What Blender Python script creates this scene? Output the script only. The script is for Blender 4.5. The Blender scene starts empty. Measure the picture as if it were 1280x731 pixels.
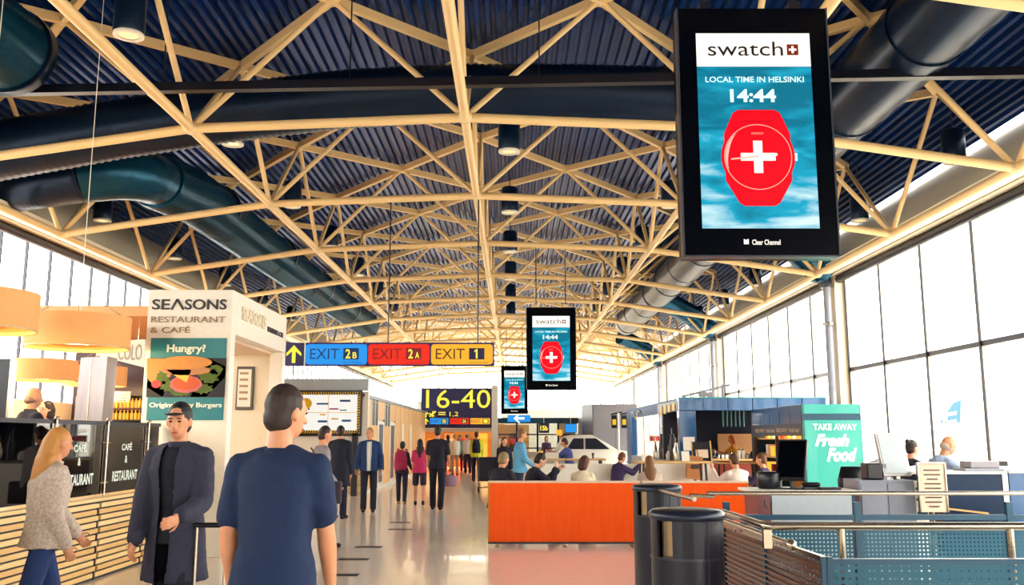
import bpy, bmesh, math, random
from mathutils import Vector, Matrix, noise
V = Vector
R = math.radians
random.seed(7)
scene = bpy.context.scene
col = scene.collection

# ---------------------------------------------------------------- camera
CAMH = 1.62; F = 1130.0; TH = math.atan(180 / F)
cd = bpy.data.cameras.new('camera'); cam = bpy.data.objects.new('camera', cd); col.objects.link(cam)
cd.sensor_width = 36; cd.lens = 36 * F / 1280; cd.clip_end = 900; cd.clip_start = 0.05
cam.location = (0, 0, CAMH); cam.rotation_euler = (math.pi / 2 + TH, 0, 0)
scene.camera = cam
# ---------------------------------------------------------------- world, sun, exposure
w = bpy.data.worlds.new('sky'); scene.world = w; w.use_nodes = True
nt = w.node_tree; bg = nt.nodes['Background']
bg.inputs[0].default_value = (1.0, 0.985, 0.955, 1); bg.inputs[1].default_value = 6.0
sd = bpy.data.lights.new('sun', 'SUN'); so = bpy.data.objects.new('sun', sd); col.objects.link(so)
sd.energy = 3.0; sd.angle = R(3); sd.color = (1, .96, .88); so.rotation_euler = (R(48), 0, R(62))
vs = scene.view_settings
vs.view_transform = 'Standard'; vs.look = 'None'; vs.gamma = 1; vs.exposure = 0.4; vs.use_curve_mapping = False
scene.cycles.max_bounces = 10; scene.cycles.diffuse_bounces = 5; scene.cycles.glossy_bounces = 4
scene.cycles.transparent_max_bounces = 24; scene.cycles.caustics_reflective = False; scene.cycles.caustics_refractive = False
scene.cycles.sample_clamp_indirect = 6; scene.cycles.use_denoising = True

def at(px, py, Y):
    "world point seen at that place of the photograph, Y metres down the hall"
    if py == 0: py = 560
    x = (px - 640) / F; z = (365.5 - py) / F
    f = math.cos(TH) - z * math.sin(TH); u = math.sin(TH) + z * math.cos(TH)
    return V((x * Y / f, Y, CAMH + u * Y / f))
def floor_at(px, py):
    x = (px - 640) / F; z = (365.5 - py) / F
    f = math.cos(TH) - z * math.sin(TH); u = math.sin(TH) + z * math.cos(TH)
    t = -CAMH / u
    return (x * t, f * t)

# ---------------------------------------------------------------- materials
def lin(h):
    h = h.lstrip('#'); c = [int(h[i:i + 2], 16) / 255 for i in (0, 2, 4)]
    return tuple(((v / 12.92) if v <= .04045 else ((v + .055) / 1.055) ** 2.4) for v in c) + (1,)
MATS = {}
def mat(key, hexc, rough=.5, metal=0, hex2=None, scale=(4, 4, 4), nscale=5, bump=0, emit=0, spec=.5, coat=0, detail=3):
    if key in MATS: return MATS[key]
    m = bpy.data.materials.new(key); m.use_nodes = True; MATS[key] = m
    t = m.node_tree; b = t.nodes['Principled BSDF']
    c = lin(hexc); b.inputs['Base Color'].default_value = c; m.diffuse_color = c
    b.inputs['Roughness'].default_value = rough; b.inputs['Metallic'].default_value = metal
    b.inputs['Specular IOR Level'].default_value = spec; b.inputs['Coat Weight'].default_value = coat
    tc = t.nodes.new('ShaderNodeTexCoord'); mp = t.nodes.new('ShaderNodeMapping'); mp.inputs['Scale'].default_value = scale
    t.links.new(tc.outputs['Object'], mp.inputs[0])
    n = t.nodes.new('ShaderNodeTexNoise'); n.inputs['Scale'].default_value = nscale; n.inputs['Detail'].default_value = detail
    t.links.new(mp.outputs[0], n.inputs['Vector'])
    mx = t.nodes.new('ShaderNodeMix'); mx.data_type = 'RGBA'
    if hex2 is None:
        c2 = tuple(v * .86 for v in c[:3]) + (1,)
    else: c2 = lin(hex2)
    mx.inputs[6].default_value = c; mx.inputs[7].default_value = c2
    t.links.new(n.outputs[0], mx.inputs[0]); t.links.new(mx.outputs[2], b.inputs['Base Color'])
    if bump:
        bp = t.nodes.new('ShaderNodeBump'); bp.inputs['Strength'].default_value = bump; bp.inputs['Distance'].default_value = .01
        t.links.new(n.outputs[0], bp.inputs['Height']); t.links.new(bp.outputs[0], b.inputs['Normal'])
    if emit:
        t.links.new(mx.outputs[2], b.inputs['Emission Color']); b.inputs['Emission Strength'].default_value = emit
    return m
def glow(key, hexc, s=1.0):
    "a lit surface: screens, lamps, backlit signs, and amber goods given a glow"
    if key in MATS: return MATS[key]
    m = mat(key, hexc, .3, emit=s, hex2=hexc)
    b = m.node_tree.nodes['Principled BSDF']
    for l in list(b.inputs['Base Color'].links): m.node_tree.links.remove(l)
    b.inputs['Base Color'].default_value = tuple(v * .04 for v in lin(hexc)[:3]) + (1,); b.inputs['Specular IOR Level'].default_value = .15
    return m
def glass(key, tint, refl=.12, rough=.02):
    if key in MATS: return MATS[key]
    m = bpy.data.materials.new(key); m.use_nodes = True; MATS[key] = m; t = m.node_tree
    t.nodes.remove(t.nodes['Principled BSDF']); out = t.nodes['Material Output']
    a = t.nodes.new('ShaderNodeBsdfTransparent'); a.inputs[0].default_value = lin(tint)
    g = t.nodes.new('ShaderNodeBsdfGlossy'); g.inputs['Roughness'].default_value = rough
    lw = t.nodes.new('ShaderNodeLayerWeight'); lw.inputs[0].default_value = .25
    mr = t.nodes.new('ShaderNodeMapRange'); mr.inputs['To Min'].default_value = refl * .5; mr.inputs['To Max'].default_value = refl * 3
    mx = t.nodes.new('ShaderNodeMixShader'); t.links.new(lw.outputs['Facing'], mr.inputs[0])
    t.links.new(mr.outputs[0], mx.inputs[0]); t.links.new(a.outputs[0], mx.inputs[1]); t.links.new(g.outputs[0], mx.inputs[2])
    t.links.new(mx.outputs[0], out.inputs[0]); return m
def add_wave(m, scale, strength, direction='X', dist=.02):
    "ribs in the relief of a surface too far to model"
    t = m.node_tree; b = t.nodes['Principled BSDF']
    tc = t.nodes.new('ShaderNodeTexCoord'); wv = t.nodes.new('ShaderNodeTexWave'); wv.bands_direction = direction
    wv.inputs['Scale'].default_value = scale
    bp = t.nodes.new('ShaderNodeBump'); bp.inputs['Strength'].default_value = strength; bp.inputs['Distance'].default_value = dist
    t.links.new(tc.outputs['Object'], wv.inputs[0]); t.links.new(wv.outputs['Color'], bp.inputs['Height']); t.links.new(bp.outputs[0], b.inputs['Normal'])

m_truss = mat('cream painted steel', '#f1d29c', .42, hex2='#e8c48c', nscale=2)
m_node = mat('cream cast steel', '#f0d8a8', .4, bump=.1)
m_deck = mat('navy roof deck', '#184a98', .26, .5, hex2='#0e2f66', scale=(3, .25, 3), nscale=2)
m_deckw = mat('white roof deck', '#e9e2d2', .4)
m_duct = mat('dark teal duct metal', '#0b5270', .26, .6, hex2='#073a56', nscale=3)
m_ductk = mat('navy duct metal', '#0a2a4a', .3, .5, hex2='#061a34', nscale=3)
m_cream = mat('cream wall paint', '#efe3cc', .55)
m_pink = mat('pinkish cream soffit', '#e6cdb6', .5)
m_white = mat('white paint', '#f4efe4', .4)
m_navy = mat('navy black paint', '#070d26', .38)
m_black = mat('black plastic', '#080c1c', .3)
m_gloss = mat('gloss black bezel', '#02040c', .18, spec=.08)
m_steel = mat('brushed stainless steel', '#c9bfae', .22, 1, hex2='#a89c8c', scale=(1, 1, 30), nscale=6)
m_steel2 = mat('satin steel sheet', '#a49a98', .3, .9, hex2='#7f7880', scale=(9, 9, 1), nscale=2)
m_teal = mat('teal painted steel', '#084460', .3, .2, hex2='#063852')
m_blue = mat('blue kiosk panel', '#0a568e', .2, .1, hex2='#084478', scale=(3, 3, .2), nscale=2, coat=.4)
m_blue2 = mat('satin blue kiosk flank', '#0d5a98', .5)
m_turq = mat('turquoise kiosk panel', '#10a298', .3, hex2='#0b938c', coat=.3)
m_tealsign = mat('teal poster print', '#0c7f8e', .4, hex2='#0a7482')
m_orange = mat('orange cherry veneer', '#ff6208', .35, hex2='#ea4a02', scale=(5, 5, .6), nscale=3, spec=.3, detail=5)
m_orange2 = mat('golden orange edging', '#c87a14', .35)
m_boards = [mat('pale pine board %d' % i, a, .45, hex2=b, scale=(8, .6, 8), nscale=4, bump=.05, detail=5)
            for i, (a, b) in enumerate((('#efcf93', '#dcb272'), ('#f3d9a2', '#e4bd80'), ('#e8c184', '#d3a362')))]
m_woodwall = mat('pale maple wall panel', '#eec083', .4, hex2='#e2ac6a', scale=(3, 3, .4), nscale=3, detail=5)
m_tabletop = mat('birch table top', '#d9b074', .35, hex2='#c79a5c', scale=(1, 6, 6))
m_floor = mat('polished terrazzo', '#faf3ea', .2, hex2='#f2e8dc', nscale=1.3, spec=.7, coat=.3)
m_apron = mat('pale concrete apron', '#d8d2c4', .8)
m_pane = glass('clear window glass', '#fdfcf8', .03)
m_dkglass = glass('dark tinted glass', '#22304e', .10)
m_lite = glass('pale partition glass', '#dfe6e6', .10)
m_grey = mat('grey laminate', '#8f95a6', .4)
m_grey2 = mat('pale blue grey laminate', '#b9c6d2', .35)
m_dgrey = mat('dark grey cladding', '#3a3e4c', .3, .3)
m_mgrey = mat('grey metallic cladding', '#8d8a92', .35, .5)
m_paper = mat('paper', '#f0e8da', .7)
m_red = mat('red paint', '#c81f28', .4)
m_yellow = mat('yellow paint', '#f2c21e', .4)
m_shade = mat('lit fabric lamp shade', '#e0a468', .8, emit=.26, hex2='#d09258', nscale=1)
m_warm = glow('warm lamp glow', '#ffc46a', 2.6)
m_amber = glow('amber self glow', '#ffa63a', 1.2)  # glow put into bottles, beer, packs and racks that are no lamps
m_skin = mat('fair skin', '#d99a74', .5, hex2='#cf8a66', nscale=8)
m_skin2 = mat('tanned skin', '#c0764e', .5, hex2='#b0673f', nscale=8)
m_skin3 = mat('pale skin', '#e6b394', .5, hex2='#dba383', nscale=8)
m_eye = mat('dark eyes', '#1a1210', .2)
m_lip = mat('lips', '#a8534a', .5)

# ---------------------------------------------------------------- mesh helpers
def wm(o):
    M = Matrix.Identity(4)
    while o is not None:
        M = o.matrix_basis @ M; o = o.parent
    return M
def tag(o, label=None, cat=None, group=None, kind=None):
    if label: o['label'] = label
    if cat: o['category'] = cat
    if group: o['group'] = group
    if kind: o['kind'] = kind
    return o
def thing(name, label, cat, loc=(0, 0, 0), rz=0, group=None, kind=None):
    o = bpy.data.objects.new(name, None); col.objects.link(o); o.location = loc; o.rotation_euler = (0, 0, rz)
    o.empty_display_size = .2
    return tag(o, label, cat, group, kind)
class MB:
    "collects shapes in world coordinates; build() links them as one mesh object"
    def __init__(s): s.v = []; s.f = []; s.smooth = set()
    def add(s, vs, fs, smooth=False):
        n = len(s.v); s.v += [V(p) for p in vs]
        for f in fs:
            if smooth: s.smooth.add(len(s.f))
            s.f.append([n + i for i in f])
        return s
    def box(s, a, b, M=None):
        (x0, y0, z0), (x1, y1, z1) = a, b
        vs = [V(p) for p in ((x0, y0, z0), (x1, y0, z0), (x1, y1, z0), (x0, y1, z0), (x0, y0, z1), (x1, y0, z1), (x1, y1, z1), (x0, y1, z1))]
        if M: vs = [M @ p for p in vs]
        return s.add(vs, [(0, 3, 2, 1), (4, 5, 6, 7), (0, 1, 5, 4), (1, 2, 6, 5), (2, 3, 7, 6), (3, 0, 4, 7)])
    def bbox(s, a, b, e=.01):
        "box with chamfered edges"
        bm = bmesh.new(); (x0, y0, z0), (x1, y1, z1) = a, b
        bmesh.ops.create_cube(bm, size=1)
        for v in bm.verts: v.co = ((x0 + x1) / 2 + v.co.x * (x1 - x0), (y0 + y1) / 2 + v.co.y * (y1 - y0), (z0 + z1) / 2 + v.co.z * (z1 - z0))
        bmesh.ops.bevel(bm, geom=bm.edges[:], offset=e, segments=2, affect='EDGES', profile=.6)
        bm.verts.index_update(); s.add([v.co.copy() for v in bm.verts], [[v.index for v in f.verts] for f in bm.faces]); bm.free(); return s
    def beam(s, p0, p1, w, h, up=(0, 0, 1)):
        p0, p1 = V(p0), V(p1); a = (p1 - p0).normalized(); u = a.cross(V(up))
        if u.length < 1e-4: u = a.cross(V((0, 1, 0)))
        u.normalize(); v = u.cross(a)
        q = [p0 + u * x + v * y for x, y in ((-w / 2, -h / 2), (w / 2, -h / 2), (w / 2, h / 2), (-w / 2, h / 2))]
        q += [p + (p1 - p0) for p in q]
        return s.add(q, [(0, 1, 2, 3), (7, 6, 5, 4), (0, 4, 5, 1), (1, 5, 6, 2), (2, 6, 7, 3), (3, 7, 4, 0)])
    def tube(s, pts, r, n=12, caps=True, radii=None):
        pts = [V(p) for p in pts]; m = len(pts); vs = []; fs = []
        u = None
        for i, p in enumerate(pts):
            a = (pts[min(i + 1, m - 1)] - pts[max(i - 1, 0)])
            a.normalize()
            if u is None: u = a.cross(V((0, 0, 1)) if abs(a.z) < .9 else V((1, 0, 0)))
            u = (u - a * u.dot(a)).normalized(); v = a.cross(u); rr = radii[i] if radii else r
            vs += [p + (u * math.cos(t) + v * math.sin(t)) * rr for t in [2 * math.pi * k / n for k in range(n)]]
        for i in range(m - 1):
            for k in range(n):
                k2 = (k + 1) % n; fs.append((i * n + k, i * n + k2, (i + 1) * n + k2, (i + 1) * n + k))
        s.add(vs, fs, True)
        if caps:
            s.add(vs[:n], [list(range(n))]); s.add(vs[-n:], [list(range(n))[::-1]])
        return s
    def lathe(s, c, prof, n=28, ax=None, caps=True):
        "prof = (radius, height) pairs about the vertical through c, or about ax"
        c = V(c); M = Matrix.Identity(3) if ax is None else V(ax).to_track_quat('Z', 'Y').to_matrix()
        vs = []; fs = []
        for r, h in prof: vs += [c + M @ V((r * math.cos(t), r * math.sin(t), h)) for t in [2 * math.pi * k / n for k in range(n)]]
        for i in range(len(prof) - 1):
            for k in range(n):
                k2 = (k + 1) % n; fs.append((i * n + k, i * n + k2, (i + 1) * n + k2, (i + 1) * n + k))
        s.add(vs, fs, True)
        if caps:
            s.add(vs[:n], [list(range(n))[::-1]]); s.add(vs[-n:], [list(range(n))])
        return s
    def ell(s, c, r, Mx=None, n=14, m=8):
        c = V(c); Mx = Mx or Matrix.Identity(3); vs = [c + Mx @ V((0, 0, -r[2]))]; fs = []
        for i in range(1, m):
            ph = -math.pi / 2 + math.pi * i / m
            vs += [c + Mx @ V((r[0] * math.cos(ph) * math.cos(t), r[1] * math.cos(ph) * math.sin(t), r[2] * math.sin(ph))) for t in [2 * math.pi * k / n for k in range(n)]]
        vs.append(c + Mx @ V((0, 0, r[2]))); L = len(vs) - 1
        for k in range(n):
            k2 = (k + 1) % n
            fs.append((0, 1 + k2, 1 + k)); fs.append((L, L - n + k, L - n + k2))
            for i in range(m - 2): fs.append((1 + i * n + k, 1 + i * n + k2, 1 + (i + 1) * n + k2, 1 + (i + 1) * n + k))
        return s.add(vs, fs, True)
    def cap(s, p0, p1, r0, r1, sx=1, n=12):
        "tapered capsule, sx widens it along the axis closest to X"
        p0, p1 = V(p0), V(p1); a = (p1 - p0); L = a.length; a.normalize()
        u = V((1, 0, 0)); u = u - a * u.dot(a)
        if u.length < .2: u = V((0, 1, 0)); u = u - a * u.dot(a)
        u.normalize(); v = a.cross(u); rings = []
        for t in (-1, -.85, -.5): rings.append((p0 + a * (t * r0), r0 * math.sqrt(max(0, 1 - t * t)) + 1e-4))
        rings.append((p0, r0)); rings.append((p0.lerp(p1, .5), (r0 + r1) / 2)); rings.append((p1, r1))
        for t in (.5, .85, 1): rings.append((p1 + a * (t * r1), r1 * math.sqrt(max(0, 1 - t * t)) + 1e-4))
        vs = []; fs = []
        for p, r in rings: vs += [p + (u * math.cos(t) * sx + v * math.sin(t)) * r for t in [2 * math.pi * k / n for k in range(n)]]
        for i in range(len(rings) - 1):
            for k in range(n):
                k2 = (k + 1) % n; fs.append((i * n + k, i * n + k2, (i + 1) * n + k2, (i + 1) * n + k))
        fs.append(list(range(n))[::-1]); fs.append([(len(rings) - 1) * n + k for k in range(n)])
        return s.add(vs, fs, True)
    def loft(s, rings, ax=(1, 0, 0), ay=(0, 1, 0), n=20):
        "rings = (centre, rx, ry)"
        ax, ay = V(ax), V(ay); vs = []; fs = []
        for c, rx, ry in rings: vs += [V(c) + ax * (rx * math.cos(t)) + ay * (ry * math.sin(t)) for t in [2 * math.pi * k / n for k in range(n)]]
        for i in range(len(rings) - 1):
            for k in range(n):
                k2 = (k + 1) % n; fs.append((i * n + k, i * n + k2, (i + 1) * n + k2, (i + 1) * n + k))
        fs.append(list(range(n))[::-1]); fs.append([(len(rings) - 1) * n + k for k in range(n)])
        return s.add(vs, fs, True)
    def plate(s, pts, d):
        "flat outline given in space, thickened by the vector d"
        pts = [V(p) for p in pts]; n = len(pts); d = V(d)
        return s.add(pts + [p + d for p in pts], [list(range(n)), list(range(n, 2 * n))[::-1]] + [(k, k + n, (k + 1) % n + n, (k + 1) % n) for k in range(n)])
    def mesh(s, name, M=None):
        me = bpy.data.meshes.new(name)
        vs = [M @ p for p in s.v] if M else s.v
        me.from_pydata([tuple(p) for p in vs], [], s.f)
        if s.smooth:
            me.polygons.foreach_set('use_smooth', [i in s.smooth for i in range(len(s.f))])
        return me
    def build(s, name, m, parent=None, loc=None, local=False, fix=True):
        if parent is not None and not local: M = wm(parent).inverted()
        elif loc is not None: M = Matrix.Translation(-V(loc))
        else: M = None
        me = s.mesh(name, M)
        if fix:
            bm = bmesh.new(); bm.from_mesh(me); bmesh.ops.recalc_face_normals(bm, faces=bm.faces); bm.to_mesh(me); bm.free()
        me.materials.append(m); o = bpy.data.objects.new(name, me); col.objects.link(o)
        if parent is not None: o.parent = parent
        elif loc is not None: o.location = loc
        return o
def struct(name, mb, m, parent=None, loc=None):
    o = mb.build(name, m, parent, loc)
    if parent is None: o['kind'] = 'structure'
    return o
def copy_part(o, parent, M=None):
    c = o.copy(); col.objects.link(c); c.parent = parent
    if M is not None: c.matrix_basis = M
    return c
def copy_tree(o, parent=None):
    c = o.copy(); col.objects.link(c); c.parent = parent
    for ch in o.children: copy_tree(ch, c)
    return c
def writing(name, body, c, w, h, m, parent, xd=(1, 0, 0), yd=(0, 0, 1), depth=.004, bold=0, shear=0):
    "lettering fitted into a w x h box centred on c; xd is the reading direction"
    cu = bpy.data.curves.new(name, 'FONT'); cu.body = body; cu.size = 1; cu.offset = bold; cu.shear = shear; cu.extrude = .01; cu.resolution_u = 3
    cu.align_x = 'CENTER'
    ob = bpy.data.objects.new(name, cu); me = bpy.data.meshes.new_from_object(ob); bpy.data.objects.remove(ob); bpy.data.curves.remove(cu)
    xs = [v.co.x for v in me.vertices]; ys = [v.co.y for v in me.vertices]
    x0, x1, y0, y1 = min(xs), max(xs), min(ys), max(ys); xd, yd = V(xd).normalized(), V(yd).normalized(); nd = xd.cross(yd)
    sx = w / max(x1 - x0, 1e-4); sy = (h / max(y1 - y0, 1e-4)) if h else sx; c = V(c); Mi = wm(parent).inverted()
    for v in me.vertices:
        p = v.co; v.co = Mi @ (c + xd * ((p.x - (x0 + x1) / 2) * sx) + yd * ((p.y - (y0 + y1) / 2) * sy) + nd * ((p.z + .01) / .02 * depth))
    me.materials.clear(); me.materials.append(m)
    for p in me.polygons: p.material_index = 0
    o = bpy.data.objects.new(name, me); col.objects.link(o); o.parent = parent; return o
def disc(c, r, xd=(1, 0, 0), yd=(0, 0, 1), n=24, ry=None, a0=0, a1=2 * math.pi):
    c, xd, yd = V(c), V(xd), V(yd); ry = ry or r
    return [c + xd * (r * math.cos(a0 + (a1 - a0) * k / n)) + yd * (ry * math.sin(a0 + (a1 - a0) * k / n)) for k in range(n)]
def ring_mb(c, r0, r1, d, xd=(1, 0, 0), yd=(0, 0, 1), n=40):
    mb = MB(); a = disc(c, r0, xd, yd, n); b = disc(c, r1, xd, yd, n); d = V(d)
    mb.add(a + b + [p + d for p in a] + [p + d for p in b],
           sum([[(k, (k + 1) % n, n + (k + 1) % n, n + k), (2 * n + k, 3 * n + k, 3 * n + (k + 1) % n, 2 * n + (k + 1) % n), (n + k, n + (k + 1) % n, 3 * n + (k + 1) % n, 3 * n + k)] for k in range(n)], []))
    return mb
# ================================================================ THE SETTING
RX = -.745; BAY = 4.71; KS = 4.34
def rowY(n): return 13.74 + BAY * (n - 1)
def tab(x, pts):
    x = abs(x)
    for (a, b), (c, d) in zip(pts, pts[1:]):
        if x <= c: return b + (d - b) * (x - a) / (c - a)
    return pts[-1][1]
def lowh(k): return CAMH + tab(k, [(0, 5.0), (.5, 4.96), (1, 4.82), (1.5, 4.53), (2, 4.17)])
def toph(k): return CAMH + tab(k, [(0, 7.08), (.5, 7.0), (1, 6.86), (1.5, 6.66), (2, 6.36), (2.5, 5.95)])
XR, XL = 9.0, -10.49
HEAD = CAMH + 4.28
Y0, Y1 = -18.0, 78.0

fl = MB().box((-26, -18.5, -.15), (XR + .3, Y1 + .5, 0)); floor = struct('floor', fl, m_floor)
for px, py in ((500, 653), (500, 661.5), (461, 683.5), (442, 699), (427, 718.5)):
    x, y = floor_at(px, py)
    MB().box((x - .2, y - .09, 0), (x + .2, y + .09, .004)).build('floor_plate', m_navy, floor)
g = MB().box((XR + .5, -60, -1.2), (420, 500, -1)); g.box((-420, -60, -1.2), (-26, 500, -1)); g.box((-26, Y1 + 1, -1.2), (XR + .5, 500, -1))
go = g.build('ground', m_apron); go['kind'] = 'structure'

# roof deck: corrugated sheets, one per bay, ribs along the hall
ceil = thing('ceiling', None, None, kind='structure')
def deck_sheet(y0, y1, m):
    pts = []; pitch = .19; xs = -KS * 2.47; n = int(KS * 4.94 / pitch)
    for i in range(n):
        x = xs + i * pitch
        for dx, dz in ((0, 0), (.055, 0), (.085, .085), (.145, .085), (.175, 0)):
            pts.append((RX + x + dx, toph((x + dx) / KS) + .13 + dz))
    vs = [(x, y0, z) for x, z in pts] + [(x, y1, z) for x, z in pts]; k = len(pts)
    return MB().add(vs, [(i, i + 1, k + i + 1, k + i) for i in range(k - 1)])
r = -7
while rowY(r) < Y1:
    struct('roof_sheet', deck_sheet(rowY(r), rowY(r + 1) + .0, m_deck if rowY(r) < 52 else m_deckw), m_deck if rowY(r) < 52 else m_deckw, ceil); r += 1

# the walls along the eaves
def side_wall(sx, XW, name):
    root = thing(name, None, None, kind='structure')
    d = sx
    mb = MB().box((min(XW - .45 * d, XW + .1 * d), Y0, HEAD), (max(XW - .45 * d, XW + .1 * d), Y1, HEAD + .3)); mb.build('eave_beam', m_cream, root)
    # sloping fascia from the eave beam out to the deck edge
    xo = RX + d * KS * 2.47; zo = toph(2.47) + .1
    a = V((XW - .3 * d, Y0, HEAD + .32)); b = V((xo, Y0, zo)); L = V((0, Y1 - Y0, 0))
    MB().plate([a, b, b + L, a + L], (0, 0, .08)).build('sloping_fascia', m_cream, root)
    for q in (.28, .62):
        p = a.lerp(b, q) - V((0, 0, .06)); MB().beam(p, p + L, .12, .09).build('fascia_rail', m_white, root)
    p = a.lerp(b, .93) - V((0, 0, .09)); MB().beam(p, p + L, .2, .1).build('dark_gutter', m_navy, root)
    MB().beam((XW - .62 * d, Y0, HEAD + .1), (XW - .62 * d, Y1, HEAD + .1), .16, .22).build('inner_rail', m_white, root)
    return root
wr = side_wall(1, XR, 'wall_right'); wl = side_wall(-1, XL, 'wall_left')
PIER = [24.3 + 14.13 * i for i in range(-3, 4)]
for y in PIER:
    MB().box((XR - .32, y - .3, 0), (XR + .1, y + .3, HEAD)).build('pier', m_cream, wr)
MB().box((XR - .02, Y0, 0), (XR + .12, Y1, .3)).build('sill', m_cream, wr)
MB().box((XL - .12, Y0, 0), (XL + .02, Y1, 2.4)).build('lower_wall', m_cream, wl)
def window_run(idx, X, ya, yb, z0, trans, d, n):
    root = thing('window_%d' % idx, None, None, kind='structure')
    st = (yb - ya) / n; zs = [z0] + trans + [HEAD]
    for i in range(n + 1):
        y = ya + st * i
        if d > 0:
            MB().box((X - .05, y - .055, z0), (X + .12, y + .055, HEAD)).build('mullion', m_cream, root)
            MB().box((X - .095, y - .085, z0), (X - .055, y - .05, HEAD)).build('mullion_seal', m_navy, root)
        else: MB().box((X - .03, y - .02, z0), (X + .03, y + .02, HEAD)).build('mullion', m_dgrey, root)
    for z in trans: MB().box((X - .06, ya, z - .05), (X + .05, yb, z + .05)).build('transom', m_dgrey, root)
    for i in range(n):
        for z, zz in zip(zs, zs[1:]):
            MB().box((X + .02, ya + st * i + .055, z + .02), (X + .035, ya + st * (i + 1) - .055, zz - .02)).build('pane', m_pane, root)
    MB().tube([(X - .2 * d, ya, HEAD - .1), (X - .2 * d, yb, HEAD - .1)], .1, 14).build('roller_blind', m_navy, root)
    return root
idx = 1
runs = [(Y0, PIER[0] - .3)] if PIER[0] - .3 > Y0 + 1 else []
ps = [p for p in PIER if p > Y0]
for a, b in zip([Y0 - .3] + ps, ps + [Y1 + .3]):
    n = max(1, round((b - a) / 2.355)); window_run(idx, XR, a + .3, b - .3, .3, [3.37], 1, n); idx += 1
yy = -13.13
while yy < Y1 - 6:
    window_run(idx, XL, yy, yy + 14.13, 2.4, [], -1, 14); idx += 1; yy += 14.13

wb = thing('wall_back', None, None, kind='structure')
MB().box((XL, Y0 - .2, 0), (XR, Y0, HEAD + .3)).build('panelling', m_cream, wb)
MB().box((XL, Y0 - .2, HEAD + .3), (XR, Y0, CAMH + 7.1)).build('gable', m_cream, wb)
# far end wall: glazing under the last truss
we = thing('wall_end', None, None, kind='structure')
MB().box((XL, Y1, 0), (XR, Y1 + .2, 2.6)).build('lower_wall', m_cream, we)
for i in range(15):
    x = XL + (XR - XL) * i / 14; MB().box((x - .06, Y1 - .05, 2.6), (x + .06, Y1 + .1, toph((x - RX) / KS) + .1)).build('mullion', m_white, we)
for i in range(14):
    x0 = XL + (XR - XL) * i / 14; x1 = XL + (XR - XL) * (i + 1) / 14
    z0, z1 = toph((x0 - RX) / KS) + .1, toph((x1 - RX) / KS) + .1
    MB().plate([(x0 + .06, Y1, 2.6), (x1 - .06, Y1, 2.6), (x1 - .06, Y1, z1), (x0 + .06, Y1, z0)], (0, .015, 0)).build('pane', m_pane, we)
for z in (4.2, 5.8): MB().box((XL, Y1 - .04, z - .05), (XR, Y1 + .06, z + .05)).build('transom', m_white, we)

# ================================================================ SPACE FRAME
sf = thing('space_frame', 'cream tubular steel space frame spanning the whole hall under the navy roof', 'roof truss')
unit_cyl = MB().tube([(0, 0, 0), (0, 0, 1)], 1, 10, caps=False); unit_box = MB().beam((0, 0, 0), (0, 0, 1), 2, 2)
um = {}
for nm, u_, m in (('chord_tube', unit_cyl, m_truss), ('web_tube', unit_cyl, m_truss), ('top_beam', unit_box, m_truss)):
    me = u_.mesh(nm); me.materials.append(m); um[nm] = (me, u_, m)
ub = MB().ell((0, 0, 0), (1, 1, 1), n=10, m=6); me = ub.mesh('node'); me.materials.append(m_node); um['truss_node'] = (me, ub, m_node)
members = {'chord_tube': [], 'web_tube': [], 'top_beam': [], 'truss_node': []}
def member(kind, p0, p1, r, r2=None):
    p0, p1 = V(p0), V(p1); a = p1 - p0
    q = a.to_track_quat('Z', 'X' if kind == 'top_beam' else 'Y')
    if kind == 'top_beam':
        u = a.normalized(); xx = u.cross(V((0, 0, 1))).normalized(); yy_ = u.cross(xx)
        RM = Matrix((xx, yy_, u)).transposed().to_4x4()
    else: RM = q.to_matrix().to_4x4()
    members[kind].append((min(p0.y, p1.y) + abs(p0.x) * .1, Matrix.Translation(p0) @ RM @ Matrix.Diagonal((r, r2 or r, a.length, 1))))
def LN(k, n): return V((RX + k * KS, rowY(n), lowh(k)))
def TN(k, n): return V((RX + k * KS, rowY(n), toph(k)))
NR = range(-2, 14)
for n in NR:
    for k in range(-2, 3):
        members['truss_node'].append((rowY(n), Matrix.Translation(LN(k, n)) @ Matrix.Diagonal((.14, .14, .1, 1))))
        if n < 13: member('chord_tube', LN(k, n), LN(k, n + 1), .078)
        if k < 2:
            member('chord_tube', LN(k, n), LN(k + 1, n), .078)
            tn = TN(k + .5, n)
            members['truss_node'].append((rowY(n) + 1, Matrix.Translation(tn) @ Matrix.Diagonal((.1, .1, .12, 1))))
            member('web_tube', LN(k, n), tn, .048); member('web_tube', LN(k + 1, n), tn, .048)
        if n < 13:
            tn = TN(k, n + .5)
            members['truss_node'].append((rowY(n) + 1, Matrix.Translation(tn) @ Matrix.Diagonal((.1, .1, .12, 1))))
            member('web_tube', LN(k, n), tn, .048); member('web_tube', LN(k, n + 1), tn, .048)
            for kk in (k - .5, k + .5):
                if abs(kk) < 2:
                    member('top_beam', TN(kk, n), tn, .05, .075); member('top_beam', TN(kk, n + 1), tn, .05, .075)
for kind, lst in members.items():
    lst.sort(key=lambda t: t[0]); me, mb_, m = um[kind]
    for d_, M in lst[:290]:
        o = bpy.data.objects.new(kind, me); col.objects.link(o); o.parent = sf; o.matrix_basis = M
    rest = MB()
    for d_, M in lst[290:]: rest.add([M @ p for p in mb_.v], mb_.f, kind != 'top_beam')
    if rest.v:
        o = rest.build(kind + '_far', m, sf, fix=False); o['kind'] = 'stuff'

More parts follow.
